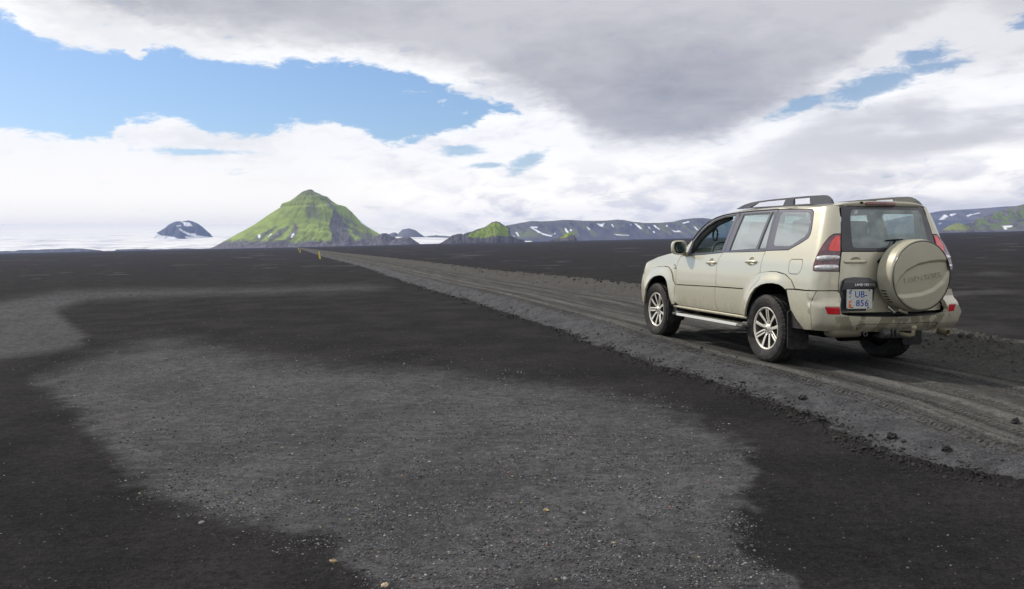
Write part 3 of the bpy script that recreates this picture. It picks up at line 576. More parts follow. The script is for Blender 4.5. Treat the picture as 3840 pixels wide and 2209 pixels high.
def build_posts():
    m,t,out=newmat('yellow_plastic'); p=t.add('ShaderNodeTexCoord').outputs['Object']; n=t.noise(p,9,5,.6)
    bs=t.add('ShaderNodeBsdfPrincipled',i_Roughness=.45,i_Base_Color=t.mix(n,(.95,.78,.03),(.85,.66,.03))); t.l.new(bs.outputs[0],out.inputs[0])
    m2,t,out=newmat('orange_plastic'); bs=t.add('ShaderNodeBsdfPrincipled',i_Roughness=.5,i_Base_Color=(.62,.22,.12,1)); t.l.new(bs.outputs[0],out.inputs[0])
    m3,t,out=newmat('reflective_band'); bs=t.add('ShaderNodeBsdfPrincipled',i_Roughness=.3,i_Base_Color=(.35,.35,.33,1)); t.l.new(bs.outputs[0],out.inputs[0])
    def stake(h,w,mat):
        bm=bmesh.new(); n=12                     # curved plastic strip with a slanted top
        for zz,cut in ((-.1,0),(h*.5,0),(h*.93,0),(h,1)):
            for k in range(n):
                a=2*math.pi*k/n; x=w/2*math.cos(a); y=w*.22*math.sin(a)
                bm.verts.new((x*(1 if not cut else .72)-(.12*w if cut else 0),y,zz+(0 if not cut else -.10*x*0)))
        bm.verts.ensure_lookup_table()
        for L_ in range(3):
            for k in range(n): bm.faces.new([bm.verts[L_*n+k],bm.verts[L_*n+(k+1)%n],bm.verts[(L_+1)*n+(k+1)%n],bm.verts[(L_+1)*n+k]])
        bm.faces.new([bm.verts[3*n+k] for k in range(n)]); me=bpy.data.meshes.new('stake'); bm.to_mesh(me); bm.free(); me.materials.append(mat); return me
    spec=[((-23.32,106.03),.92,.17,3,m,'nearest yellow marker post leaning left at the edge of the track'),
          ((-53.42,220.4),.74,.22,2,m,'second yellow marker post from the front, left of the track'),
          ((-86.3,353.),.90,.26,-2,m,'third yellow marker post from the front, left of the track'),
          ((-152.4,613.),.98,.22,0,m2,'small orange marker post farthest up the track'),
          ((-234.2,828.),1.0,.26,0,m2,'tiny orange marker alone on the plain left of the track')]
    for (x,y),h,w,tilt,mt,lab in spec:
        r_=bpy.data.objects.new('marker_post',None); COL.objects.link(r_); r_.location=(x,y,-.1); r_.rotation_euler=(0,R(-tilt*2),0)
        setprops(r_,lab,'marker post','marker posts along the track')
        s=bpy.data.objects.new('stake',stake(h,w,mt)); COL.objects.link(s); s.parent=r_
        b=bpy.data.objects.new('reflector_band',stake(.07,w*1.06,m3)); COL.objects.link(b); b.parent=r_; b.location=(0,0,h*.62); b.scale=(1,1,.45)
def build_haze():
    bm=bmesh.new(); bmesh.ops.create_cube(bm,size=1.)
    for v in bm.verts: v.co=Vector((v.co.x*30000,v.co.y*13000+4500,0)) + Vector((0,0,-14 if v.co.z<0 else 335))
    me=bpy.data.meshes.new('haze'); bm.to_mesh(me); bm.free(); o=bpy.data.objects.new('haze',me); COL.objects.link(o)
    m,t,out=newmat('haze'); v=t.add('ShaderNodeVolumePrincipled',i_Density=HAZE_D,i_Anisotropy=.1); v.inputs['Color'].default_value=(.42,.57,1,1)
    t.l.new(v.outputs[0],out.inputs['Volume']); me.materials.append(m); setprops(o,'thin bluish air over the plain','haze',kind='stuff')
HAZE_D=7.5e-5
build_cone(); build_hills(); build_glacier(); build_ground(); build_stones(); build_posts()
# ================================================================ the car
def pch(x,xs,ys):
    # smooth (Catmull/monotone) interpolation
    xs=np.asarray(xs,float);ys=np.asarray(ys,float);x=np.asarray(x,float)
    d=np.diff(ys)/np.diff(xs); m=np.zeros_like(ys); m[0]=d[0];m[-1]=d[-1]
    for i in range(1,len(xs)-1):
        m[i]=0 if d[i-1]*d[i]<=0 else 2*d[i-1]*d[i]/(d[i-1]+d[i])
    xc=np.clip(x,xs[0],xs[-1]); i=np.clip(np.searchsorted(xs,xc)-1,0,len(xs)-2)
    h=xs[i+1]-xs[i]; t=(xc-xs[i])/h
    return ((1+2*t)*(1-t)**2*ys[i]+t*(1-t)**2*h*m[i]+t*t*(3-2*t)*ys[i+1]+t*t*(t-1)*h*m[i+1])
def hwz(z): return pch(z,[0.30,.42,.55,.75,.95,1.12,1.22,1.45,1.65,1.76,1.84],[.83,.875,.897,.905,.90,.878,.853,.784,.716,.672,.60])
def xrz(z): return pch(z,[.3,.44,.52,.70,.745,.775,1.0,1.28,1.5,1.76,1.84],[-1.02,-1.10,-1.155,-1.165,-1.15,-1.085,-1.075,-1.045,-.985,-.885,-.83])
def rrz(z): return pch(z,[.4,.74,.80,1.3,1.8],[.24,.22,.15,.14,.13])
def xfz(z): return pch(z,[.3,.45,.7,.9,1.05,1.15],[3.50,3.60,3.62,3.56,3.50,3.42])
BOW=.085
RF=.50
def wxz(x,z):
    return hwz(z)-.016*np.abs((x-1.2)/2.1)**4*np.clip(1,0,1)
def P(s,z,off=0.):
    """body surface. s=-x along left side, wraps at the rear corner onto the rear face and at the front corner."""
    s=np.asarray(s,float);z=np.asarray(z,float)*np.ones_like(s);s=s*np.ones_like(z)
    r=rrz(z); xc_=xrz(z)+.20; we=wxz(xc_,z)
    Xe=xrz(z)+BOW*((we-r)/.6)**2
    sc=-(Xe+r)
    x=-s.copy(); y=wxz(np.maximum(-s,xc_),z); nx=np.zeros_like(s); ny=np.ones_like(s)
    th=(s-sc)/r
    a=(th>0)&(th<=np.pi/2)
    yw=np.where(th>0,we,y)
    x=np.where(a,(Xe+r)-r*np.sin(th),x); y=np.where(a,we-r*(1-np.cos(th)),y)
    b=th>np.pi/2
    yy=we-r-(s-sc-r*np.pi/2)
    # right side: mirror
    x=np.where(b,xrz(z)+BOW*(yy/.6)**2,x); y=np.where(b,yy,y)
    nx=np.where(a,-np.sin(th),np.where(b,-1,0)); ny=np.where(a,np.cos(th),np.where(b,0,1))
    # front corner
    Xf=xfz(z); xs=Xf-RF; t2=(-s-xs)/RF; f=(t2>0)&(t2<=np.pi/2); wf=wxz(xs,z)
    x=np.where(f,xs+RF*np.sin(t2),x); y=np.where(f,wf-RF*(1-np.cos(t2)),y)
    g=t2>np.pi/2; yg=wf-RF-(-s-xs-RF*np.pi/2)
    x=np.where(g,Xf,x); y=np.where(g,yg,y)
    nx=np.where(f,np.sin(t2),np.where(g,1,nx)); ny=np.where(f,np.cos(t2),np.where(g,0,ny))
    return np.stack([x+nx*off,y+ny*off,z],-1)
def s_of_y(y,z):
    r=rrz(z);we=wxz(xrz(z)+.20,z);Xe=xrz(z)+BOW*((we-r)/.6)**2
    return -(Xe+r)+r*np.pi/2+(we-r-y)

SEAM=[(-2.075,1.215),(-2.013,1.30),(-1.89,1.405),(-1.758,1.537),(-1.622,1.630),(-1.422,1.698),(-1.175,1.734),(-.927,1.748),(-.70,1.756),(-.36,1.762),(-.117,1.764),(.155,1.762),(.457,1.757),(.70,1.762),(.82,1.770)]
def zseam(s): return pch(s,[q[0] for q in SEAM],[q[1] for q in SEAM])
ARCH_R=[(-.351,.491),(-.327,.58),(-.291,.654),(-.215,.766),(-.132,.841),(-.013,.889),(.104,.912),(.22,.918),(.312,.909),(.37,.888),(.417,.858),(.454,.80),(.49,.723),(.522,.646),(.563,.603),(.613,.548),(.68,.495)]
ARCH_F=[(-3.095,.47),(-3.07,.55),(-3.03,.66),(-2.96,.745),(-2.87,.815),(-2.76,.863),(-2.625,.887),(-2.521,.893),(-2.433,.879),(-2.371,.847),(-2.334,.807),(-2.306,.746),(-2.282,.671),(-2.261,.603),(-2.232,.559),(-2.19,.50)]
CREASE_R=[(-.43,.823),(-.337,.914),(-.245,.973),(-.105,1.022),(.07,1.046),(.227,1.048),(.385,1.025),(.503,.966),(.548,.905),(.575,.875)]
CREASE_F=[(-3.12,.887),(-3.03,.935),(-2.903,.982),(-2.728,1.012),(-2.488,1.027),(-2.383,1.019),(-2.308,.990),(-2.249,.931),(-2.208,.841),(-2.150,.787)]
def pl_dist(s,z,pl):
    d=np.full(np.shape(s),9.)
    for (a,b),(c,e) in zip(pl[:-1],pl[1:]):
        ex,ez=c-a,e-b; t=np.clip(((s-a)*ex+(z-b)*ez)/(ex*ex+ez*ez),0,1); d=np.minimum(d,np.hypot(s-a-t*ex,z-b-t*ez))
    return d
def flare(s,z):
    d=np.minimum(pl_dist(s,z,ARCH_R[:12]),pl_dist(s,z,ARCH_F)); k=1-smst(s,.22,.46)
    return .003+.011*k+.030*np.exp(-(d/.085)**2)*k+.010*(1-k)
def side_map(off=0.,gate=False):
    def f(s,z):
        o=off(s,z) if callable(off) else off
        p=P(s,z,o)
        if gate:
            zc=np.maximum(z,.80); y=p[...,1]; q=P(s_of_y(y,zc),zc,o); p=np.stack([q[...,0],y,z*np.ones_like(y)],-1)
        return p
    return f
def smid(z): return s_of_y(0.,np.asarray(z,float))
def mirr(pts): return [(float(2*smid(z)-s),z) for s,z in pts]
def densify(poly,h,closed=True):
    out=[]; n=len(poly)
    for i in range(n if closed else n-1):
        a=np.array(poly[i],float); b=np.array(poly[(i+1)%n],float); k=max(1,int(np.ceil(np.linalg.norm(b-a)/h)))
        out+= [tuple(a+(b-a)*j/k) for j in range(k)]
    if not closed: out.append(tuple(poly[-1]))
    return out
def round_poly(poly,r=.02,n=3):
    out=[]; N=len(poly)
    for i in range(N):
        p=np.array(poly[i],float);a=np.array(poly[i-1],float);b=np.array(poly[(i+1)%N],float)
        la,lb=np.linalg.norm(a-p),np.linalg.norm(b-p); k=min(r,la*.45,lb*.45)
        A=p+(a-p)/la*k;B=p+(b-p)/lb*k
        for j in range(n+1):
            t=j/n; out.append(tuple((1-t)**2*A+2*t*(1-t)*p+t*t*B))
    return out
def area(poly): return .5*sum(poly[i-1][0]*poly[i][1]-poly[i][0]*poly[i-1][1] for i in range(len(poly)))
def inset(poly,d):
    if area(poly)<0: poly=poly[::-1]
    N=len(poly); out=[]
    for i in range(N):
        p=np.array(poly[i]);a=np.array(poly[i-1]);b=np.array(poly[(i+1)%N])
        e1=p-a;e2=b-p; e1/=np.linalg.norm(e1)+1e-9; e2/=np.linalg.norm(e2)+1e-9
        n1=np.array([-e1[1],e1[0]]);n2=np.array([-e2[1],e2[0]]); n_=n1+n2; L_=n_@n_
        out.append(tuple(p+n_*(2*d/L_ if L_>.6 else d)))
    return out
def cdt(poly,holes=(),h=.03):
    """triangulate a flat outline with holes, filled with a regular lattice of points"""
    P_=[];E_=[]
    for loop in [poly]+list(holes):
        k=len(P_); P_+=[Vector(q) for q in loop]; E_+=[(k+i,k+(i+1)%len(loop)) for i in range(len(loop))]
    if h:
        xs=[q[0] for q in poly]; ys=[q[1] for q in poly]
        gx,gy=np.meshgrid(np.arange(min(xs),max(xs),h),np.arange(min(ys),max(ys),h)); gx=gx.ravel();gy=gy.ravel()
        d=poly_sd(gx,gy,poly); ok=d>h*.4
        for q in holes: ok&=poly_sd(gx,gy,q)<-h*.4
        P_+=[Vector((a,b)) for a,b in zip(gx[ok],gy[ok])]
    r=delaunay_2d_cdt(P_,E_,[],0,1e-6); V=np.array([v[:] for v in r[0]]); F_=np.array([f[:] for f in r[2]])
    c=V[F_].mean(1); k=poly_sd(c[:,0],c[:,1],poly)>0
    for q in holes: k&=poly_sd(c[:,0],c[:,1],q)<0
    return V,F_[k]
CARM=Matrix.Identity(4)
def link_mesh(name,V,faces,mats,parent,smooth=None,normals=None,midx=None):
    me=bpy.data.meshes.new(name); me.from_pydata([tuple(map(float,v)) for v in V],[],[tuple(int(i) for i in f) for f in faces])
    for m in (mats if isinstance(mats,(list,tuple)) else [mats]): me.materials.append(m)
    if smooth is None: me.polygons.foreach_set('use_smooth',[True]*len(me.polygons))
    else: me.polygons.foreach_set('use_smooth',smooth)
    if midx is not None: me.polygons.foreach_set('material_index',midx)
    if normals is not None: me.normals_split_custom_set_from_vertices([tuple(map(float,n)) for n in normals])
    me.update(); o=bpy.data.objects.new(name,me); COL.objects.link(o); o.parent=parent; return o
class Part:
    """collects pieces and links them as one mesh"""
    def __init__(s): s.V=[];s.F=[];s.N=[];s.S=[];s.M=[];s.n=0
    def raw(s,V,F_,N=None,smooth=True,mi=0):
        V=np.asarray(V,float)
        if N is None:
            N=np.zeros_like(V)
            for f in F_:
                f=list(f); n=np.cross(V[f[1]]-V[f[0]],V[f[2]]-V[f[0]]); 
                for i in f: N[i]+=n
            l=np.linalg.norm(N,axis=1,keepdims=True); N=N/np.where(l<1e-12,1,l)
        s.V.append(V); s.N.append(N); s.F+=[tuple(int(i)+s.n for i in f) for f in F_]; s.S+=[smooth]*len(F_); s.M+=[mi]*len(F_); s.n+=len(V); return s
    def sheet(s,poly,fmap,holes=(),gap=.0035,thick=.014,h=.03,flip=False,mi=0,hgap=None,rim=True):
        """a body panel: flat outline (s,z) laid on the surface fmap, with folded edges"""
        po=inset(densify(poly,h),gap) if gap else (poly if area(poly)>0 else poly[::-1]); hs=[]
        if not gap: po=densify(po,h)
        for q in holes:
            q=densify(q if area(q)>0 else q[::-1],h); hs.append(inset(q,-(hgap if hgap is not None else gap)))
        V,F_=cdt(po,hs,h); e=2e-3
        p=fmap(V[:,0],V[:,1]); ds=fmap(V[:,0]+e,V[:,1])-fmap(V[:,0]-e,V[:,1]); dz=fmap(V[:,0],V[:,1]+e)-fmap(V[:,0],V[:,1]-e)
        N=np.cross(ds,dz); N/=np.linalg.norm(N,axis=1,keepdims=True)+1e-12
        # orientation: +s rearwards on the left side, z up -> cross(ds,dz) must look outwards
        t=F_[0]; sgn=1
        out=p+N*.01
        if flip: p=p*np.array([1,-1,1]); N=N*np.array([1,-1,1])
        if OUTS<0: N=-N
        # face winding from normals
        c=np.cross(p[F_[:,1]]-p[F_[:,0]],p[F_[:,2]]-p[F_[:,0]]); bad=(c*N[F_[:,0]]).sum(1)<0; F2=F_.copy(); F2[bad]=F2[bad][:,::-1]
        s.raw(p,F2,N,True,mi)
        if rim and thick:
            cnt={}
            for f in F2:
                for i in range(3):
                    a,b=int(f[i]),int(f[(i+1)%3]); cnt[(a,b)]=1
            be=[(a,b) for (a,b) in cnt if (b,a) not in cnt]
            vv=[];ff=[];nn=[]
            for a,b in be:
                k=len(vv); vv+=[p[a],p[b],p[b]-N[b]*thick,p[a]-N[a]*thick]; ff.append((k+1,k,k+3,k+2))
                e_=p[b]-p[a]; q=np.cross(e_,N[a]); q/=np.linalg.norm(q)+1e-12; nn+=[q]*4
            s.raw(vv,ff,np.array(nn),False,mi)
        return s
    def box(s,c,d,rot=None,bev=.0,mi=0):
        bm=bmesh.new(); bmesh.ops.create_cube(bm,size=1.)
        for v in bm.verts: v.co=Vector((v.co.x*d[0],v.co.y*d[1],v.co.z*d[2]))
        if bev: bmesh.ops.bevel(bm,geom=bm.edges[:],offset=bev,segments=3,affect='EDGES',profile=.5)
        return s.bm(bm,Matrix.Translation(Vector(c))@(rot.to_4x4() if rot is not None else Matrix.Identity(4)),mi,smooth=bool(bev))
    def bm(s,bm,M_=None,mi=0,smooth=True):
        if M_ is not None: bm.transform(M_)
        bm.normal_update(); V=np.array([v.co[:] for v in bm.verts]); F_=[tuple(v.index for v in f.verts) for f in bm.faces]; N=np.array([v.normal[:] for v in bm.verts]); bm.free()
        return s.raw(V,F_,N,smooth,mi)
    def lathe(s,prof,n=64,axis='y',c=(0,0,0),mi=0,flat=False):
        """prof: (radius, along)"""
        a=np.linspace(0,2*np.pi,n,endpoint=False); V=[]
        for r,t in prof:
            x,z=r*np.cos(a),r*np.sin(a); y=np.full(n,t)
            V.append(np.stack({'y':[x,y,z],'x':[y,x,z],'z':[x,z,y]}[axis],-1))
        V=np.concatenate(V)+np.array(c); F_=[]
        for i in range(len(prof)-1):
            for j in range(n): F_.append((i*n+j,i*n+(j+1)%n,(i+1)*n+(j+1)%n,(i+1)*n+j))
        return s.raw(V,F_,None,not flat,mi)
    def tube(s,pts,r,n=10,mi=0,cap=True,sq=None):
        pts=[np.array(p,float) for p in pts]; V=[];F_=[]; N=len(pts); rs=r if isinstance(r,(list,tuple)) else [r]*N
        u0=np.array([0,0,1.])
        for i,p in enumerate(pts):
            t=pts[min(i+1,N-1)]-pts[max(i-1,0)]; t/=np.linalg.norm(t)+1e-12
            if abs(t@u0)>.97: u0=np.array([1.,0,0])
            a=np.cross(t,u0); a/=np.linalg.norm(a); b=np.cross(a,t)
            for k in range(n):
                w=2*np.pi*k/n; ca,sa=math.cos(w),math.sin(w)
                V.append(p+rs[i]*(a*ca*(sq or 1)+b*sa))
        for i in range(N-1):
            for k in range(n): F_.append((i*n+k,i*n+(k+1)%n,(i+1)*n+(k+1)%n,(i+1)*n+k))
        if cap: F_.append(tuple(range(n))[::-1]); F_.append(tuple((N-1)*n+k for k in range(n)))
        return s.raw(V,F_,None,True,mi)
    def extr(s,poly,holes,mp,t0,t1,h=None,mi=0):
        """flat outline extruded: mp(u,v,t)->xyz"""
        poly=poly if area(poly)>0 else poly[::-1]
        V,F_=cdt(poly,[q if area(q)>0 else q[::-1] for q in holes],h)
        for t,fl in ((t0,False),(t1,True)):
            p=np.array([mp(a,b,t) for a,b in V]); s.raw(p,F_[:,::-1] if fl else F_,None,False,mi)
        for q in [poly]+list(holes):
            n=len(q)
            for i in range(n):
                a,b=q[i],q[(i+1)%n]; s.raw([mp(*a,t0),mp(*b,t0),mp(*b,t1),mp(*a,t1)],[(0,1,2,3)],None,False,mi)
        return s
    def link(s,name,mats,parent,recalc=False):
        V=np.concatenate(s.V);N=np.concatenate(s.N)
        return link_mesh(name,V,s.F,mats,parent,s.S,N,s.M)
def text_tris(txt,size,bold=0.,sp=1.,sx=1.):
    cu=bpy.data.curves.new('lettering','FONT'); cu.body=txt; cu.size=size; cu.offset=bold; cu.space_character=sp; cu.align_x='CENTER'; cu.align_y='CENTER'; cu.resolution_u=3
    o=bpy.data.objects.new('lettering',cu); COL.objects.link(o); me=bpy.data.meshes.new_from_object(o,depsgraph=bpy.context.evaluated_depsgraph_get())
    V=np.array([v.co[:2] for v in me.vertices])*np.array([sx,1.]); F_=[tuple(p.vertices) for p in me.polygons]
    bpy.data.objects.remove(o); bpy.data.curves.remove(cu); bpy.data.meshes.remove(me); return V,F_
def put_text(part,txt,size,mp,bold=0.,sp=1.,sx=1.,rot=0.,thick=.003,mi=0):
    V,F_=text_tris(txt,size,bold,sp,sx); c,s_=math.cos(rot),math.sin(rot); V=np.stack([V[:,0]*c-V[:,1]*s_,V[:,0]*s_+V[:,1]*c],-1)
    top=np.array([mp(a,b,thick) for a,b in V]); bot=np.array([mp(a,b,0.) for a,b in V]); part.raw(top,F_,None,False,mi)
    cnt=set()
    for f in F_:
        for i in range(len(f)): cnt.add((f[i],f[(i+1)%len(f)]))
    for a,b in cnt:
        if (b,a) not in cnt: part.raw([top[a],bot[a],bot[b],top[b]],[(0,1,2,3)],None,False,mi)
# --- materials
def simple(name,col,rough=.5,metal=0.,spec=.5,coat=0.,coatr=.03,nz=None,emis=None):
    m,t,out=newmat(name); bs=t.add('ShaderNodeBsdfPrincipled',i_Roughness=rough,i_Metallic=metal)
    bs.inputs['Specular IOR Level'].default_value=spec; bs.inputs['Coat Weight'].default_value=coat; bs.inputs['Coat Roughness'].default_value=coatr
    if nz:
        p=t.add('ShaderNodeTexCoord').outputs['Object']; n=t.noise(p,nz[0],6,.6); t.l.new(t.mix(t.ss(n,.35,.68),col,nz[1]),bs.inputs['Base Color'])
        b=t.add('ShaderNodeBump',i_Strength=.25,i_Distance=nz[2] if len(nz)>2 else .001,i_Height=n); t.l.new(b.outputs[0],bs.inputs['Normal'])
    else: bs.inputs['Base Color'].default_value=(*col,1)
    t.l.new(bs.outputs[0],out.inputs[0]); return m
def paint_mat():
    m,t,out=newmat('champagne_paint'); p=t.add('ShaderNodeTexCoord').outputs['Object']; s_=t.add('ShaderNodeSeparateXYZ',i_0=p)
    n=t.noise(p,3.,6,.6); n2=t.noise(p,26.,5,.7); n3=t.noise(t.vec(t.math('MULTIPLY',s_.outputs[0],9.),t.math('MULTIPLY',s_.outputs[1],9.),t.math('MULTIPLY',s_.outputs[2],2.)),1.,6,.65)
    # road dust settles low on the body and on the tail, with streaks
    low=t.ss(t.math('ADD',s_.outputs[2],t.math('MULTIPLY',t.math('SUBTRACT',n3,.5),.22)),.66,.50)
    tail=t.math('MULTIPLY',t.ss(s_.outputs[0],-.78,-1.02),t.ss(n3,.40,.62))
    splash=t.math('MULTIPLY',t.ss(t.math('ADD',t.math('MULTIPLY',n2,.6),t.math('MULTIPLY',t.noise(p,85.,3,.6),.4)),.53,.60),t.ss(t.math('ADD',s_.outputs[2],t.math('MULTIPLY',n,.5)),1.25,.85))
    d=t.math('ADD',t.math('MULTIPLY',low,.6),t.math('ADD',t.math('MULTIPLY',tail,.15),t.math('MULTIPLY',splash,.24)),clamp=True)
    col=t.mix(t.math('MULTIPLY',n,.25),(.625,.59,.455),(.59,.555,.425)); col=t.mix(d,col,(.235,.215,.155)); bumper_blotch=t.math('MULTIPLY',t.ss(t.noise(t.vec(0.,t.math('MULTIPLY',s_.outputs[1],1.),t.math('MULTIPLY',s_.outputs[2],.8)),7.,2,.5),.49,.52),t.math('MULTIPLY',t.ss(s_.outputs[0],-1.02,-1.09),t.ss(s_.outputs[2],.625,.60))); col=t.mix(t.math('MULTIPLY',bumper_blotch,.75),col,(.19,.17,.115))  # last mix: hard-edged darker blotches low on the rear bumper
    fl=t.add('ShaderNodeTexVoronoi',i_Scale=900.); t.l.new(p,fl.inputs['Vector'])
    bs=t.add('ShaderNodeBsdfPrincipled',i_Metallic=.38,i_Base_Color=col,i_Roughness=t.math('ADD',.33,t.math('MULTIPLY',d,.4)))
    t.l.new(t.math('SUBTRACT',.9,t.math('MULTIPLY',d,.9),clamp=True),bs.inputs['Coat Weight']); t.l.new(t.math('ADD',.03,t.math('MULTIPLY',n2,.06)),bs.inputs['Coat Roughness'])
    t.l.new(bs.outputs[0],out.inputs[0]); return m
def glass_mat(name,tint,refl=.06,rough=.0,haze_=0.):
    m,t,out=newmat(name); lw=t.add('ShaderNodeLayerWeight',i_Blend=.5).outputs['Facing']; frs=t.math('ADD',refl,t.math('MULTIPLY',t.math('POWER',lw,4.),1-refl)); tr=t.add('ShaderNodeBsdfTransparent'); tr.inputs[0].default_value=(*tint,1)
    gl=t.add('ShaderNodeBsdfGlossy',i_Roughness=rough); gl.inputs[0].default_value=(.92,.97,.95,1); 
    body=tr.outputs[0]
    if haze_:
        df=t.add('ShaderNodeBsdfDiffuse'); df.inputs[0].default_value=(.44,.52,.50,1); p=t.add('ShaderNodeTexCoord').outputs['Object']
        mx=t.add('ShaderNodeMixShader'); t.l.new(t.math('MULTIPLY',t.noise(p,2.5,6,.6),haze_*2),mx.inputs[0]); t.l.new(body,mx.inputs[1]); t.l.new(df.outputs[0],mx.inputs[2]); body=mx.outputs[0]
    mx=t.add('ShaderNodeMixShader'); t.l.new(frs,mx.inputs[0]); t.l.new(body,mx.inputs[1]); t.l.new(gl.outputs[0],mx.inputs[2]); t.l.new(mx.outputs[0],out.inputs[0]); return m
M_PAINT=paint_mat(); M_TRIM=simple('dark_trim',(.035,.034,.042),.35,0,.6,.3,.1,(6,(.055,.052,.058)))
M_COVER=simple('satin_cover_beige',(.44,.415,.315),.42,.15,.5,.35,.25,(4,(.41,.385,.285),.0)); M_STRIP=simple('step_alloy',(.78,.78,.74),.45,.1); M_RAIL=simple('rail_anthracite',(.030,.031,.042),.30,0,.5,.4,.1); M_SATIN=simple('pillar_black',(.10,.095,.125),.28,.2,.6,.8,.05)
M_RUB=simple('tyre_rubber',(.018,.018,.018),.75,0,.35,0,0,(14,(.048,.044,.040),.002)); M_BLK=simple('underbody_black',(.006,.006,.006),.9,0,.15)
M_PLAS=simple('rough_plastic',(.045,.047,.052),.55,0,.5,0,0,(30,(.085,.080,.072),.001)); M_FLAP=simple('flap_rubber',(.018,.018,.019),.7,0,.3,0,0,(18,(.042,.040,.036),.001)); M_SILV=simple('machined_alloy',(.80,.77,.68),.36,.30,.5,.3,.1,(20,(.68,.64,.54)))
M_DALL=simple('dark_alloy',(.09,.09,.095),.5,.6,.5,0,0,(16,(.15,.14,.12))); M_CHR=simple('chrome',(.75,.76,.78),.12,1.)
M_GLT=glass_mat('tinted_glass',(.45,.60,.55),.48,0.,.13); M_GLX=glass_mat('light_tinted_glass',(.66,.80,.76),.12,0.,.06); M_GLR=glass_mat('rear_glass',(.86,.95,.92),.10,.02,.36); M_GLW=glass_mat('windshield_glass',(.66,.86,.84),.04)
M_RED=simple('red_lens',(.55,.012,.02),.12,0,.6,1.); M_REDH=simple('bright_red_lens',(.95,.03,.02),.10,0,.8,1.); M_PURP=simple('smoked_red_lens',(.10,.030,.045),.08,0,.7,1.,.02,(5,(.16,.05,.07),.0))
M_CLR=simple('silver_lens',(.92,.92,.92),.15,.1,.8,1.,.02,(14,(.50,.50,.52),.0)); M_MIR=simple('mirror_glass',(.55,.62,.62),.02,1.)
M_WHT=simple('plate_white',(.66,.68,.66),.4,0,.5,0,0,(30,(.52,.53,.47),.0)); M_BLUE=simple('plate_blue',(.015,.06,.33),.4); M_ORG=simple('sticker_orange',(.78,.16,.03),.5)
M_SEAT=simple('seat_fabric',(.10,.105,.10),.9,0,.2,0,0,(40,(.14,.14,.135))); M_LIN=simple('headliner',(.34,.35,.33),.9); M_PTR=simple('pillar_trim',(.09,.095,.09),.8); M_BULB=simple('amber_bulb',(.8,.30,.12),.3)
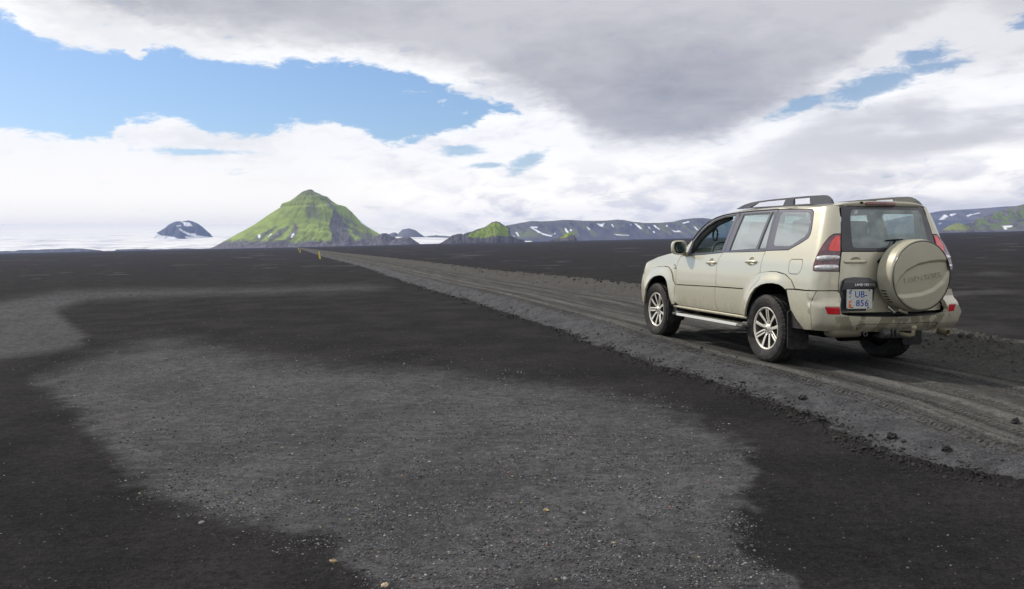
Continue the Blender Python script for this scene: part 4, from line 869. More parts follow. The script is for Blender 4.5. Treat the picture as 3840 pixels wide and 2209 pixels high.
def build_car():
    global OUTS
    root=bpy.data.objects.new('parked_car',None); COL.objects.link(root)
    Fv=Vector((math.sin(CYAW)*math.cos(.0106),math.cos(CYAW)*math.cos(.0106),.0106)).normalized(); L0=Vector((-math.cos(CYAW),math.sin(CYAW),0)); U0=Fv.cross(L0)
    Lv=(L0*math.cos(.02263)+U0*math.sin(.02263)); Uv=Fv.cross(Lv)
    root.matrix_world=Matrix(((Fv.x,Lv.x,Uv.x,3.7347),(Fv.y,Lv.y,Uv.y,10.1967),(Fv.z,Lv.z,Uv.z,-.010),(0,0,0,1)))
    setprops(root,'dusty champagne beige off-road car with a covered spare wheel, stopped on the track','car')
    a=P(np.array([0.]),np.array([.8]))[0]; d1=P(np.array([.01]),np.array([.8]))[0]-a; d2=P(np.array([0.]),np.array([.81]))[0]-a
    OUTS=1 if np.cross(d1,d2)[1]>0 else -1
    low=side_map(flare); up_=side_map(0.)
    def sides(name,build,mats,parent=root,label=None):
        o=[]
        for fl in (False,True):
            p=Part(); build(p,fl); ob=p.link(name,mats,parent() if callable(parent) else parent); o.append(ob)
        return o
    # ---- body shell: fenders, quarter panels, sills (one 'body' part) and roof
    FU=[(-2.08,1.178),(-2.123,1.11),(-2.142,1.034),(-2.148,.958),(-2.150,.787)]+CREASE_F[::-1][1:]+[(-3.30,.90),(-3.30,1.02),(-3.16,1.055),(-2.982,1.097),(-2.77,1.150),(-2.50,1.195),(-2.312,1.222),(-2.16,1.240),(-2.09,1.225)]
    FL=[(-3.12,.887)]+CREASE_F[1:]+[(-2.124,.771),(-2.156,.678),(-2.148,.564),(-2.118,.525),(-2.19,.50)]+ARCH_F[::-1][1:]+[(-3.12,.46),(-3.17,.60),(-3.16,.80)]
    QWIN=[(-.117,1.757),(.458,1.744),(.54,1.734),(.577,1.709),(.605,1.637),(.639,1.518),(.643,1.465),(.626,1.424),(.536,1.376),(.376,1.309),(.339,1.293),(-.085,1.279)]
    LAMP=[(1.108,1.076),(.85,1.078),(.831,1.09),(.826,1.143),(.841,1.248),(.873,1.359),(.907,1.438),(.94,1.468),(1.018,1.471)]
    GATE=[(1.18,.64),(1.165,.70),(1.14,.80),(1.118,.885),(1.115,1.067),(1.084,1.275),(1.018,1.471),(.957,1.629),(.871,1.775)]
    QP=[(-.118,1.06),(-.105,1.022)]+CREASE_R[4:]+[(.746,.872),(1.118,.877)]+[(1.115,1.067)]+LAMP+[(.957,1.629),(.875,1.768),(.82,1.771),(.70,1.763),(.457,1.758),(.155,1.763),(-.117,1.765)]+QWIN[1:]+[(-.092,1.272),(-.11,1.208),(-.116,1.158)]
    FUEL=round_poly([(.417,1.192),(.640,1.196),(.648,1.10),(.605,1.034),(.440,1.034),(.414,1.085)],.035)
    FLR=[(-.095,1.026)]+CREASE_R[4:]+[(.437,.868)]+ARCH_R[::-1][6:]+[(-.351,.491),(-.365,.49),(-.379,.55),(-.379,.634),(-.327,.735),(-.233,.837),(-.118,.911),(-.075,.954)]
    def body(p,fl):
        p.sheet(FU,up_,flip=fl); p.sheet(FL,low,flip=fl,thick=.04); p.sheet(QP,up_,holes=[FUEL],flip=fl); p.sheet(FUEL,up_,flip=fl); p.sheet(FLR,low,flip=fl,thick=.04)
    pb=Part(); body(pb,False); body(pb,True)
    # sills
    for sg in (1,-1):
        pb.tube([(2.19,.885*sg,.482),(1.2,.889*sg,.482),(.35,.888*sg,.482)],.021,10,sq=1.2)
    # bonnet
    hs=np.linspace(-2.16,-3.42,34); ztop=pch(hs,[-3.6,-3.42,-3.3,-3.16,-2.982,-2.77,-2.5,-2.312,-2.16],[.93,.985,1.022,1.058,1.098,1.151,1.197,1.224,1.241])
    E_=P(hs,ztop); qn=np.linspace(-1,1,41); V=[];
    for i in range(len(hs)):
        for q in qn: V.append((E_[i,0]+.10*(1-q*q)*(i/33.),E_[i,1]*q,E_[i,2]+.045*(1-abs(q)**3)+.012*math.exp(-((abs(q)-.62)/.10)**2)))
    F_=grid_faces(len(hs),41); V=np.array(V)
    c=np.cross(V[F_[0,1]]-V[F_[0,0]],V[F_[0,2]]-V[F_[0,0]]); F_=F_[:,::-1] if c[2]<0 else F_
    pb.raw(V,F_); 
    pb.link('body',[M_PAINT],root)
    for sg in (1,-1):
        Part().tube([(3.02,.42*sg,1.148),(3.04,.42*sg,1.168),(3.02,.44*sg,1.172)],.012,8).link('washer_nozzle',[M_PLAS],root)
    # roof, pillars and windshield share one surface
    ss_=np.concatenate([np.linspace(-2.075,-1.36,26),np.linspace(-1.30,.60,30),np.linspace(.64,.872,14)])
    zs=zseam(ss_); E_=P(ss_,zs); qn=np.concatenate([np.linspace(-1,-.9,6),np.linspace(-.88,.88,45),np.linspace(.9,1,6)]); V=[]
    xe=E_[-1,0]; ye=E_[-1,1]
    for i,s in enumerate(ss_):
        bf=float(pch(s,[-2.075,-1.36,-.9],[.17,.11,0.])); cr=float(pch(s,[-2.075,-1.36,-.8,.3,.87],[.015,.05,.068,.068,.050])); w=np.clip((s-.35)/.5,0,1)**2
        for q in qn:
            y=E_[i,1]*q; x=E_[i,0]+bf*(1-q*q)-w*BOW*((E_[i,1]/.6)**2)*(1-q*q)
            V.append((x,y,E_[i,2]+cr*(1-abs(q)**4)))
    V=np.array(V); F_=grid_faces(len(ss_),len(qn)); c=np.cross(V[F_[900,1]]-V[F_[900,0]],V[F_[900,2]]-V[F_[900,0]]); F_=F_[:,::-1] if c[2]<0 else F_
    cen=V[F_].mean(1); row=F_.min(1)//len(qn); qa=np.abs(qn)[ (F_.min(1)%len(qn)) ]
    qi=F_.min(1)%len(qn); isg=(row<25)&(qi>=5)&(qi<len(qn)-6)
    Part().raw(V,F_[~isg]).link('roof',[M_PAINT],root)
    Vi=V-np.array([0,0,.028]); Part().raw(Vi,F_[~isg][:,::-1]).link('headliner',[M_LIN],root)
    Part().raw(V,F_[isg]).link('windshield',[M_GLW],root)
    # black rubber joint along the roof seam
    def gutter(p,fl):
        q=[(s,float(zseam(s))-.004) for s in np.linspace(-2.0,-.11,60)]; e=P(np.array([a for a,b in q]),np.array([b for a,b in q]),.003)
        if fl: e=e*np.array([1,-1,1])
        p.tube(list(e),.0045,6)
    sides('roof_seal',gutter,[M_TRIM])
    # ---- doors
    BU=[(-.989,1.268),(-1.004,1.247),(-1.028,1.219),(-1.077,1.156),(-1.09,1.086),(-1.082,.962),(-1.074,.812)]; BL=[(-1.070,.809),(-1.067,.756),(-1.071,.665),(-1.055,.583),(-1.013,.53),(-.985,.505)]
    def bez(c,r=.058): return [(c[0]+r*math.cos(t)*1.05,c[1]+r*.95*math.sin(t)) for t in np.linspace(0,2*math.pi,24,endpoint=False)]
    def bowl(c,r=.058,dep=.022):
        return side_map(lambda s,z: -dep*np.clip(1-((s-c[0])/(1.05*r))**2-((z-c[1])/(.95*r))**2,0,1)**.6)
    H1=(-1.237,1.112); H2=(-.328,1.147)
    doors={}
    def mkdoor(name,upper,lower,H,fl,glassq,frame,gholes,lab=None,clear=False):
        p=Part(); p.sheet(upper,up_,holes=[bez(H)],flip=fl,hgap=0); p.sheet(bez(H),bowl(H),flip=fl,gap=0,h=.008,rim=False); p.sheet(lower,low,flip=fl,thick=.03)
        d=p.link('door',[M_PAINT],root)
        if lab: d['label']=lab
        hp=Part(); n=15; L_=.118; pts=[]; rs=[]
        for k in range(n):
            t=-1+2*k/(n-1); s=H[0]+t*L_; z=H[1]+.004*t; q=P(np.array([s]),np.array([z]),.012+.016*(1-t*t))[0]; pts.append(q*(np.array([1,-1,1]) if fl else 1)); rs.append(.017*(1-.35*abs(t)**3) if abs(t)<.99 else .009)
        hp.tube(pts,rs,12,sq=.75); hp.link('handle',[M_PAINT],d)
        f=Part(); f.sheet(frame,side_map(-.004),holes=gholes,flip=fl,gap=.002,hgap=0,thick=.02); f.link('window_frame',[M_SATIN],d)
        # rubber inner edge
        for g in gholes:
            r=Part(); gi=inset(densify(g if area(g)>0 else g[::-1],.03),.013); r.sheet(g,side_map(-.009),holes=[gi],flip=fl,gap=0,hgap=0,thick=.012); r.link('window_seal',[M_TRIM],d)
        for g,open_ in glassq:
            if open_: continue
            w=Part(); w.sheet(g,side_map(-.014),flip=fl,gap=0,h=.05,rim=False); w.link('window',[M_GLX if fl else M_GLT],d)
        return d
    FDU=[(-2.075,1.176),(-1.906,1.185),(-1.70,1.196),(-1.421,1.212),(-1.2,1.228),(-1.004,1.243)]+BU[2:]+[(-1.587,.800),(-2.144,.786),(-2.147,.958),(-2.142,1.034),(-2.123,1.11)]
    FDL=[(-2.144,.781),(-1.587,.795)]+BL+[(-1.491,.504),(-2.037,.503),(-2.118,.536),(-2.148,.564),(-2.156,.678),(-2.124,.765)]
    RDU=[(-1.0,1.246),(-.585,1.256),(-.095,1.272),(-.11,1.208),(-.116,1.158),(-.118,1.06),(-.107,1.026)]+CREASE_R[:4][::-1][1:]+[(-1.050,.814),(-1.070,.812),(-1.082,.962),(-1.09,1.086),(-1.077,1.156),(-1.028,1.219)]
    RDL=[(-1.066,.808),(-.43,.818)]+CREASE_R[1:4]+[(-.080,1.026),(-.075,.954),(-.118,.911),(-.233,.837),(-.327,.735),(-.379,.634),(-.379,.55),(-.351,.508),(-.985,.505)]+BL[::-1][1:-1]
    FFR=[(-1.905,1.187),(-1.421,1.213),(-1.003,1.245),(-.989,1.268),(-.914,1.748),(-1.175,1.733),(-1.422,1.696),(-1.622,1.627),(-1.758,1.533),(-1.875,1.412)]
    FGL=round_poly([(-1.868,1.208),(-1.852,1.375),(-1.738,1.500),(-1.601,1.594),(-1.434,1.662),(-1.226,1.702),(-.972,1.718),(-1.060,1.242),(-1.4,1.226)],.012)
    RFR=[(-.999,1.246),(-.585,1.258),(-.088,1.276),(-.117,1.757),(-.36,1.760),(-.70,1.754),(-.910,1.748),(-.987,1.268)]
    RG1=round_poly([(-.808,1.716),(-.238,1.726),(-.309,1.289),(-.886,1.258)],.008); RG2=round_poly([(-.205,1.728),(-.152,1.730),(-.104,1.294),(-.268,1.288)],.006)
    for fl in (False,True):
        mkdoor('door',FDU,FDL,H1,fl,[(FGL,not fl)],FFR,[FGL],'front door with its window lowered' if not fl else None)
        mkdoor('door',RDU,RDL,H2,fl,[(RG1,False),(RG2,False)],RFR,[RG1,RG2])
    # quarter windows
    QIN=[(.023,1.716),(.481,1.703),(.525,1.690),(.545,1.668),(.586,1.554),(.592,1.483),(.561,1.442),(.384,1.351),(.332,1.336),(.065,1.334),(.032,1.355),(.007,1.531),(-.012,1.689)]
    QW=[(-.112,1.755)]+[(s,z) for s,z in QWIN[1:]]
    def qf(p,fl): p.sheet(QW,side_map(.001),holes=[QIN],flip=fl,gap=.005,hgap=0,thick=.01)
    fr=sides('quarter_window',qf,[M_SATIN])
    for k,fl in enumerate((False,True)):
        w=Part(); w.sheet(QIN,side_map(.0005),flip=fl,gap=0,h=.05,rim=False); w.link('pane',[M_GLX if fl else M_GLT],fr[k])
        l=Part(); c=P(np.array([.575]),np.array([1.585]),-.012)[0]*(np.array([1,-1,1]) if fl else 1); l.box(c,(.02,.02,.035),bev=.006); l.link('latch',[M_CHR],fr[k])
    # ---- rear bumper
    bp=Part(); B1=[(.44,.862),(.563,.868),(.746,.866),(.904,.871),(.86,.776),(.856,.619),(.858,.452),(.731,.448)]+ARCH_R[::-1][:5]
    bf=side_map(.016)
    bp.sheet(B1,bf,thick=.03); bp.sheet(B1,bf,thick=.03,flip=True)
    C1=[(.904,.872),(1.05,.875),(1.104,.872),(1.127,.847),(1.152,.758),(1.162,.66),(1.175,.635),(1.236,.622)]
    REF=round_poly([(1.009,.714),(1.150,.716),(1.158,.632),(1.031,.634)],.012)
    mid=[(1.4,.612),(float(smid(.612)),.606)]
    def bl(pts): return pts
    left=C1+mid; lowl=[(.858,.452),(1.141,.446),(float(smid(.44)),.440)]
    ring=[(.904,.872)]+left[1:]+mirr(left[:-1])[::-1]+mirr([(.86,.776),(.856,.619),(.858,.452)])+[mirr([(1.141,.446)])[0],(float(smid(.44)),.440),(1.141,.446),(.858,.452),(.856,.619),(.86,.776)]
    bp.sheet(ring,bf,holes=[REF,mirr(REF)[::-1]],thick=.05,hgap=.0)
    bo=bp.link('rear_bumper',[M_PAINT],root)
    for rp in (REF,mirr(REF)[::-1]): q=Part(); q.sheet(rp,side_map(.013),gap=.003,thick=.02); q.link('reflector',[M_RED],bo)
    # fine pressed line on the bumper
    gl=Part(); line=[(1.30,.475),(1.32,.520),(1.36,.532),(float(smid(.53)),.532)]; line=line+mirr(line[:-1])[::-1]; line=densify(line,.03,False)
    e=P(np.array([a for a,b in line]),np.array([b for a,b in line]),.0165); gl.tube(list(e),.0028,6); gl.link('bumper_groove',[M_BLK],bo)
    st=Part(); 
    ys=np.linspace(-.70,.70,31); 
    xo=xrz(.60)+BOW*(ys/.6)**2-.010; V=[]
    for y,x in zip(ys,xo): V+=[(x,y,.612),(x+.13,y,.628),(x+.13,y,.50)]
    V=np.array(V); F_=[]
    for i in range(30):
        for k in range(2): F_.append((3*i+k,3*i+3+k,3*i+4+k,3*i+1+k))
    st.raw(V,F_,None,True); st.link('bumper_step',[M_TRIM],bo)
    # small worn model letters on the bumper ledge
    for k in range(6):
        sl=Part(); sc_=float(smid(.60))-.055+.022*k; q=P(np.array([sc_]),np.array([.597]),.0185)[0]; sl.box(q,(.002,.012,.010+.006*(k%2))); sl.link('worn_sticker',[M_WHT],bo)
    # ---- tail lamps
    LO=LAMP+[]; 
    def lamp(fl):
        f=(lambda q:q) if not fl else (lambda q: mirr(q)[::-1])
        inn=[(1.100,1.082),(1.108,1.10),(1.095,1.20),(1.072,1.30),(1.018,1.465)]
        lp=f([(.852,1.080),(.833,1.092),(.828,1.143),(.843,1.248),(.875,1.359),(.909,1.437),(.942,1.466),(1.016,1.468),(1.07,1.30),(1.104,1.08)])
        p=Part(); p.sheet(lp,side_map(.006),gap=.003,thick=.03,h=.02); o=p.link('tail_light',[M_PURP],root)
        if fl: o['label']='right tail light behind the spare wheel'
        rd=f([(1.008,1.452),(.968,1.446),(.946,1.40),(.938,1.335),(.946,1.292),(1.062,1.288)])
        q=Part(); q.sheet(round_poly(rd,.012),side_map(lambda s,z: .010+.004*np.sin(s*400)*0),gap=0,thick=.01,h=.012); q.link('brake_lens',[M_REDH],o)
        md=f([(.875,1.33),(.925,1.43),(.945,1.44),(.930,1.30),(.868,1.285)])
        q=Part(); q.sheet(round_poly(md,.01),side_map(.008),gap=0,thick=.005,h=.02); q.link('side_lens',[simple_md],o)
        for cz,z0,sa in ((1.218,.028,.842),(1.120,.028,.846)):
            c0,c1_=(sa+.006,1.080) if cz>1.2 else (sa+.006,1.088)
            pl=[]
            for t in np.linspace(0,2*math.pi,36,endpoint=False):
                u=math.cos(t);v=math.sin(t); cxx=(c0+c1_)/2; rx=(c1_-c0)/2; pl.append((cxx+rx*np.sign(u)*abs(u)**.75,cz+z0*np.sign(v)*abs(v)**.8+.004*u))
            cx=(c0+c1_)/2; rx=(c1_-c0)/2
            pf=f(pl); cc=cx if not fl else float(2*smid(cz)-cx)
            q=Part(); q.sheet(pf,side_map(lambda s,z,cc=cc,rx=rx,cz=cz,z0=z0: .006+.028*np.clip(1-((s-cc)/rx)**2*.9-((z-cz)/z0)**2*.9,0,1)**.5),gap=0,thick=.004,h=.010); q.link('clear_lens',[M_CLR],o)
            b=P(np.array([cc+(.045 if not fl else -.045)]),np.array([cz]),.032)[0]
            if cz>1.2: bm=bmesh.new(); bmesh.ops.create_uvsphere(bm,u_segments=10,v_segments=8,radius=.010); q=Part(); q.bm(bm,Matrix.Translation(Vector(b))); q.link('bulb',[M_BULB],o)
    simple_md=simple('dull_red_lens',(.20,.06,.09),.1,0,.7,1.)
    lamp(False); lamp(True)
    # ---- tailgate
    gm=side_map(0.,True)
    GL_=[(1.084,1.287),(1.072,1.30),(1.018,1.471),(.957,1.629),(.885,1.765)]
    lowg=[(1.185,.645),(1.165,.70),(1.14,.80),(1.118,.885),(1.115,1.067),(1.086,1.283)]
    tg=Part()
    G1=lowg+mirr(lowg)[::-1]
    HB=(1.251,1.178)
    bz=[(HB[0]+.062*math.cos(t),HB[1]+.050*math.sin(t)) for t in np.linspace(0,2*math.pi,24,endpoint=False)]
    tg.sheet(G1,gm,holes=[bz],hgap=0,thick=.03)
    tg.sheet(bz,side_map(lambda s,z:-.024*np.clip(1-((s-HB[0])/.062)**2-((z-HB[1])/.050)**2,0,1)**.6,True),gap=0,h=.008,rim=False)
    # header above the glass follows the roof edge
    hd=[(.885,1.770)]+mirr([(.885,1.770)]); 
    s0=.874; s1=float(2*smid(1.771)-s0); nn=40; V=[];N_=[]
    rowv=[]
    ye=float(E_[-1,1]) if False else float(P(np.array([.872]),zseam(np.array([.872])))[0,1]); xe=float(P(np.array([.872]),zseam(np.array([.872])))[0,0])
    for k in range(nn+1):
        q=1-2*k/nn; y=ye*q; xt=xe-BOW*((ye/.6)**2)*(1-q*q); zt=float(zseam(.872))+.050*(1-abs(q)**4)
        zb=1.768; yb=min(max(y*1.03,-.60),.60); sb=float(s_of_y(yb,zb)); b=P(np.array([sb]),np.array([zb]),.0)[0]
        t_=np.array([xt,y,zt]); rowv+=[t_,(t_*.55+b*.45)+np.array([-.012,0,.004]),b]
    F_=[]
    for k in range(nn):
        for j in range(2): F_.append((3*k+j,3*k+1+j,3*k+4+j,3*k+3+j))
    rowv=np.array(rowv); c=np.cross(rowv[F_[20][1]]-rowv[F_[20][0]],rowv[F_[20][2]]-rowv[F_[20][0]]); F_=[f[::-1] for f in F_] if c[0]>0 else F_
    tg.raw(rowv,F_)
    gate=tg.link('tailgate',[M_PAINT],root)
    # glass with a black ceramic border
    GO=[(1.088,1.287),(1.072,1.31),(1.020,1.471),(.960,1.629),(.892,1.764)]; GO=GO+mirr(GO)[::-1]
    GI=round_poly([(1.190,1.322),(1.155,1.40),(1.100,1.52),(1.050,1.64),(1.020,1.730)]+mirr([(1.190,1.322),(1.150,1.42),(1.085,1.56),(1.010,1.68),(.985,1.730)])[::-1],.045,4)
    w=Part(); w.sheet(GO,side_map(.002),holes=[GI],gap=.003,hgap=0,thick=.012); wo=w.link('rear_window',[M_TRIM],gate)
    w=Part(); w.sheet(GI,side_map(.0015),gap=0,h=.04,rim=False); w.link('pane',[M_GLR],gate)
    hp=Part(); pts=[];rs=[]
    for k in range(15):
        t=-1+2*k/14; q=P(np.array([HB[0]+t*.118]),np.array([HB[1]]),.014+.014*(1-t*t))[0]; pts.append(q); rs.append(.019*(1-.3*abs(t)**3) if abs(t)<.99 else .010)
    hp.tube(pts,rs,12,sq=.7); hp.link('handle',[M_PAINT],gate)
    sb=Part(); SB=round_poly([(1.170,1.786),(1.172,1.812),(1.535,1.812),(1.548,1.786)],.008)
    e0=rowv.reshape(-1,3,3)
    def hdr(s,z):
        y=.268-(s-1.17); y=y*np.ones_like(z); x=np.interp(y,e0[::-1,1,1],e0[::-1,1,0])-.020+(z-1.79)*.45; return np.stack([x,y,z-.003],-1)
    sb.sheet(SB,hdr,gap=0,thick=.02,h=.03); sb.link('stop_light',[simple('dull_stop_lens',(.18,.045,.055),.2,0,.5,1.)],gate)
    nz=Part(); nz.box((-.875,.315,1.800),(.04,.018,.022),bev=.005); nz.link('washer_nozzle',[M_BLK],gate)
    # number plate housing
    HO=[(1.124,.874),(1.139,.975),(1.176,1.008),(1.255,1.018),(1.422,1.010),(1.480,.972),(1.490,.906),(1.474,.664),(1.190,.655),(1.150,.74)]
    ho=Part(); ho.sheet(HO,side_map(.018,True),gap=0,thick=.03,h=.03)
    HT=[(1.124,.885),(1.139,.978),(1.176,1.008),(1.255,1.018),(1.422,1.010),(1.480,.972),(1.490,.912),(1.25,.912)]
    def hoodm(s,z): return side_map(lambda s,z: .018+.045*smst(-z,-1.012,-.965),True)(s,z)
    ho.sheet(HT,hoodm,gap=0,thick=.045,h=.015)
    hob=ho.link('plate_housing',[M_TRIM],gate)
    pm=side_map(.026,True)
    # flat plate: frame from its four traced corners
    yA=.625;yB=.346; xA=float(P(np.array([float(s_of_y(yA,.9))]),np.array([.9]),.024)[0,0]); xB=float(P(np.array([float(s_of_y(yB,.9))]),np.array([.9]),.024)[0,0])
    A=np.array([-1.085-.028+.035,.628,.693]); B=np.array([-1.085-.050+.018,.350,.693]); uu=(B-A)/np.linalg.norm(B-A); W_=.280; H_=.200; nv=np.cross(uu,np.array([0,0,1.])); nv=nv if nv[0]<0 else -nv
    def pp(a,b,t): return A+uu*(a+.14)+np.array([0,0,b+.10])+nv*(t+.010)
    pl=Part(); pl.extr(round_poly([(-.14,-.10),(.14,-.10),(.14,.10),(-.14,.10)],.012),[],pp,.004,-.012); plo=pl.link('number_plate',[M_WHT],gate)
    tx=Part(); put_text(tx,'UB-',.094,lambda a,b,t:pp(a+.012,b+.045,t+.0045),.0008,1.0,.96,thick=.0012); tx.link('plate_lettering',[M_BLUE],gate); tx=Part(); put_text(tx,'856',.094,lambda a,b,t:pp(a+.028,b-.046,t+.0045),.0008,1.10,.96,thick=.0012)
    tx.link('plate_lettering',[M_BLUE],gate); tx=Part()
    tx.extr([(-.122,.052),(-.096,.052),(-.096,.082),(-.122,.082)],[],pp,.0050,.004); tx.link('plate_flag',[M_BLUE],gate)
    ts=Part(); ts.extr([(-.122,.065),(-.096,.065),(-.096,.069),(-.122,.069)],[],pp,.0056,.0045); ts.extr([(-.114,.052),(-.110,.052),(-.110,.082),(-.114,.082)],[],pp,.0056,.0045); ts.link('plate_flag_cross',[M_WHT],gate)
    ti=Part(); put_text(ti,'IS',.026,lambda a,b,t:pp(a-.109,b+.022,t+.0045),0,1,1,thick=.001); ti.link('country_code',[M_BLK],gate)
    tk=Part(); tk.extr([(-.124,-.090),(-.094,-.090),(-.094,-.018),(-.124,-.018)],[],pp,.0050,.004); tk.link('test_sticker',[M_ORG],gate)
    tn=Part(); put_text(tn,'18',.030,lambda a,b,t:pp(a-.109,b-.044,t+.0055),.0006,1,1,thick=.001); tn.link('sticker_lettering',[M_WHT],gate)
    for px,pz in ((-.085,-.088),(.095,-.088),(-.1,.092),(.105,.092)): tb=Part(); tb.extr([(px-.008,pz-.005),(px+.008,pz-.005),(px+.008,pz+.005),(px-.008,pz+.005)],[],pp,.007,.003); tb.link('plate_screw',[M_BLK],gate)
    bd=Part(); put_text(bd,'LAND CRUISER',.034,lambda a,b,t:side_map(.066+t,True)(np.array([1.348+a]),np.array([.940+b]))[0],.0012,.93,.98,thick=.003); bd.link('badge_lettering',[M_CHR],gate)
    # round sticker on the glass
    stk=Part()
    def sm(a,b,t): return side_map(.003+t)(np.array([1.085+a]),np.array([1.70+b]))[0]
    stk.extr([(.020*math.cos(t),.020*math.sin(t)) for t in np.linspace(0,2*math.pi,20,endpoint=False)],[[(.014*math.cos(t),.014*math.sin(t)) for t in np.linspace(0,2*math.pi,16,endpoint=False)]],sm,.001,0)
    stk.link('round_sticker',[M_WHT],gate); stk=Part(); stk.extr([(-.009,-.009),(.004,-.011),(.010,.003),(-.003,.010)],[],sm,.001,0); stk.link('round_sticker',[M_WHT],gate)
    # wiper
    wp=Part(); pv=P(np.array([1.500]),np.array([1.185]),.035)[0]; el_=P(np.array([1.622]),np.array([1.400]),.045)[0]
    wp.tube([pv+np.array([.02,0,-.01]),pv,pv+(el_-pv)*.35],[.020,.022,.013],10); wp.tube([pv+(el_-pv)*.2,el_,P(np.array([1.66]),np.array([1.412]),.03)[0]],[.012,.008,.007],8)
    b0=P(np.array([1.515]),np.array([1.400]),.018)[0]; b1=P(np.array([1.74]),np.array([1.412]),.018)[0]; wp.tube([b0,(b0+b1)/2,b1],[.005,.009,.005],8); wp.link('wiper',[M_BLK],gate)
    # ---- spare wheel in its hard cover
    cy,cz,Rc=-.058,1.040,.373; X0=-1.135; X1=-1.372
    sw=Part(); prof=[(Rc-.05,X0),(Rc-.006,X0-.004),(Rc,X0-.02),(Rc+.002,X1+.055),(Rc-.004,X1+.028),(Rc-.018,X1+.016)]
    sw.lathe(prof,96,'x',(0,cy,cz)); 
    Rf=Rc-.016; Nn=96
    upc_=[(-.98,-.42),(-.89,-.32),(-.75,-.06),(-.54,.15),(-.18,.32),(.21,.395),(.56,.42),(.89,.416),(1.0,.41)]; loc=[(-1.0,-.53),(-.84,-.53),(-.45,-.52),(0,-.47),(.39,-.35),(.74,-.13),(.93,.15),(1.0,.34)]
    def face(u,v):   # u right, v up, in metres from the centre -> depth (negative = recessed)
        r=np.hypot(u,v)/Rf; a=u/Rc; b=v/Rc; iu=np.interp(a,[q[0] for q in upc_],[q[1] for q in upc_]); il=np.interp(a,[q[0] for q in loc],[q[1] for q in loc])
        m=smst(iu-b,-.030,.045)*smst(b-il,-.09,.02)*smst(a,-.93,-.80)
        return .018*(1-r**2)-.026*m-.012*smst(r,.955,1.0)
    rr_=np.sqrt(np.linspace(0,1,80)); rr_=np.linspace(0,1,90); th=np.linspace(0,2*math.pi,220,endpoint=False); U_,T_=np.meshgrid(rr_,th,indexing='ij'); u=U_*np.cos(T_)*Rf; v=U_*np.sin(T_)*Rf
    V=np.stack([X1+.004-face(u,v),cy-u,cz+v],-1).reshape(-1,3); i=np.arange(V.shape[0]).reshape(90,220); j=np.roll(i,-1,1); F_=np.stack([i[:-1],j[:-1],j[1:],i[1:]],-1).reshape(-1,4)
    c=np.cross(V[F_[5000,1]]-V[F_[5000,0]],V[F_[5000,2]]-V[F_[5000,0]]); F_=F_[:,::-1] if c[0]>0 else F_
    sw.raw(V,F_); swo=sw.link('spare_wheel_cover',[M_COVER],root)
    rg=Part(); rg.lathe([(Rf+.001,X1+.020),(Rf+.007,X1+.010),(Rf+.001,X1+.004)],96,'x',(0,cy,cz)); rg.link('cover_seam',[M_TRIM],swo)
    lt=Part(); put_text(lt,'LAND CRUISER',.078,lambda a,b,t:np.array([X1+.004-float(face(np.array(a+.02),np.array(b-.018)))-t,cy-(a+.02),cz+b-.018]),.0014,.98,.90,rot=.135,thick=.007); lt.link('embossed_lettering',[M_COVER],swo)
    sw2=Part(); sw2.lathe([(.02,X0+.06),(.22,X0+.05),(.34,X0+.01),(Rc-.03,X0+.004)],48,'x',(0,cy,cz)); sw2.tube([(-1.04,cy,cz),(-1.16,cy,cz)],.16,16); sw2.link('spare_tyre',[M_RUB],swo)
    for k in range(5): a=math.radians(205+5.5*k); br=Part(); br.box((X0-.075,cy-(Rc+.002)*math.cos(a)*-1*-1,cz+(Rc+.002)*math.sin(a)),(.07,.006,.010),Matrix.Rotation(0,3,'X')); br.link('cover_vent',[M_BLK],swo)
    hk=Part(); hk.tube([(-1.20,.215,.715),(-1.22,.15,.655)],[.018,.016],8,sq=1.5); hk.link('cover_latch',[M_CHR],swo); hk=Part(); hk.tube([(-1.24,.12,.685),(-1.25,.02,.652)],[.018,.014],8,sq=1.5); hk.link('cover_latch',[M_PAINT],swo)
    # ---- lower dark shell behind the panels, wheel wells, underbody
    ln=Part(); LN=[(-3.05,.50)]+ARCH_F[1:-1]+[(-2.17,.47),(-.37,.47)]+ARCH_R[1:-1]+[(.72,.47),(1.14,.47),(1.14,1.05),(1.07,1.24),(.3,1.25),(-2.0,1.16),(-3.2,.98)]
    for fl in (False,True): ln.sheet(LN,side_map(-.022),flip=fl,gap=0,thick=0,rim=False,h=.06)
    for fl in (1,-1):
        for arch in (ARCH_R,ARCH_F):
            e=P(np.array([q[0] for q in arch]),np.array([q[1] for q in arch]),.02); n=len(arch); V=[];F_=[]
            for q in e: V+=[(q[0],q[1]*fl,q[2]),(q[0],.48*fl,q[2]+.015)]
            for k in range(n-1): F_.append((2*k,2*k+2,2*k+3,2*k+1))
            V+= [(e[:,0].mean(),.48*fl,.5)]; m=len(V)-1
            for k in range(n-1): F_.append((2*k+1,2*k+3,m))
            ln.raw(V,F_,None,False)
    ln.box((1.25,0,.44),(3.6,1.15,.20),bev=.04); ln.box((-.74,0,.53),(.4,1.30,.16),bev=.04); ln.box((1.25,0,.52),(1.75,1.62,.12),bev=.03)
    ln.tube([(0,.7,.40),(0,-.7,.40)],.045,12); ln.tube([(0,.12,.40),(0,-.12,.40)],[.14,.14],14); ln.tube([(-.75,-.35,.42),(-.75,.45,.42)],.11,14)
    ln.box((-.80,0,.47),(.30,1.2,.10),bev=.03)
    ln.link('underbody',[M_BLK],root)
    fl_=Part(); fl_.box((-.97,.58,.432),(.20,.36,.09),bev=.042); fl_.link('bumper_valance',[simple('dusty_valance',(.12,.105,.07),.7)],root)
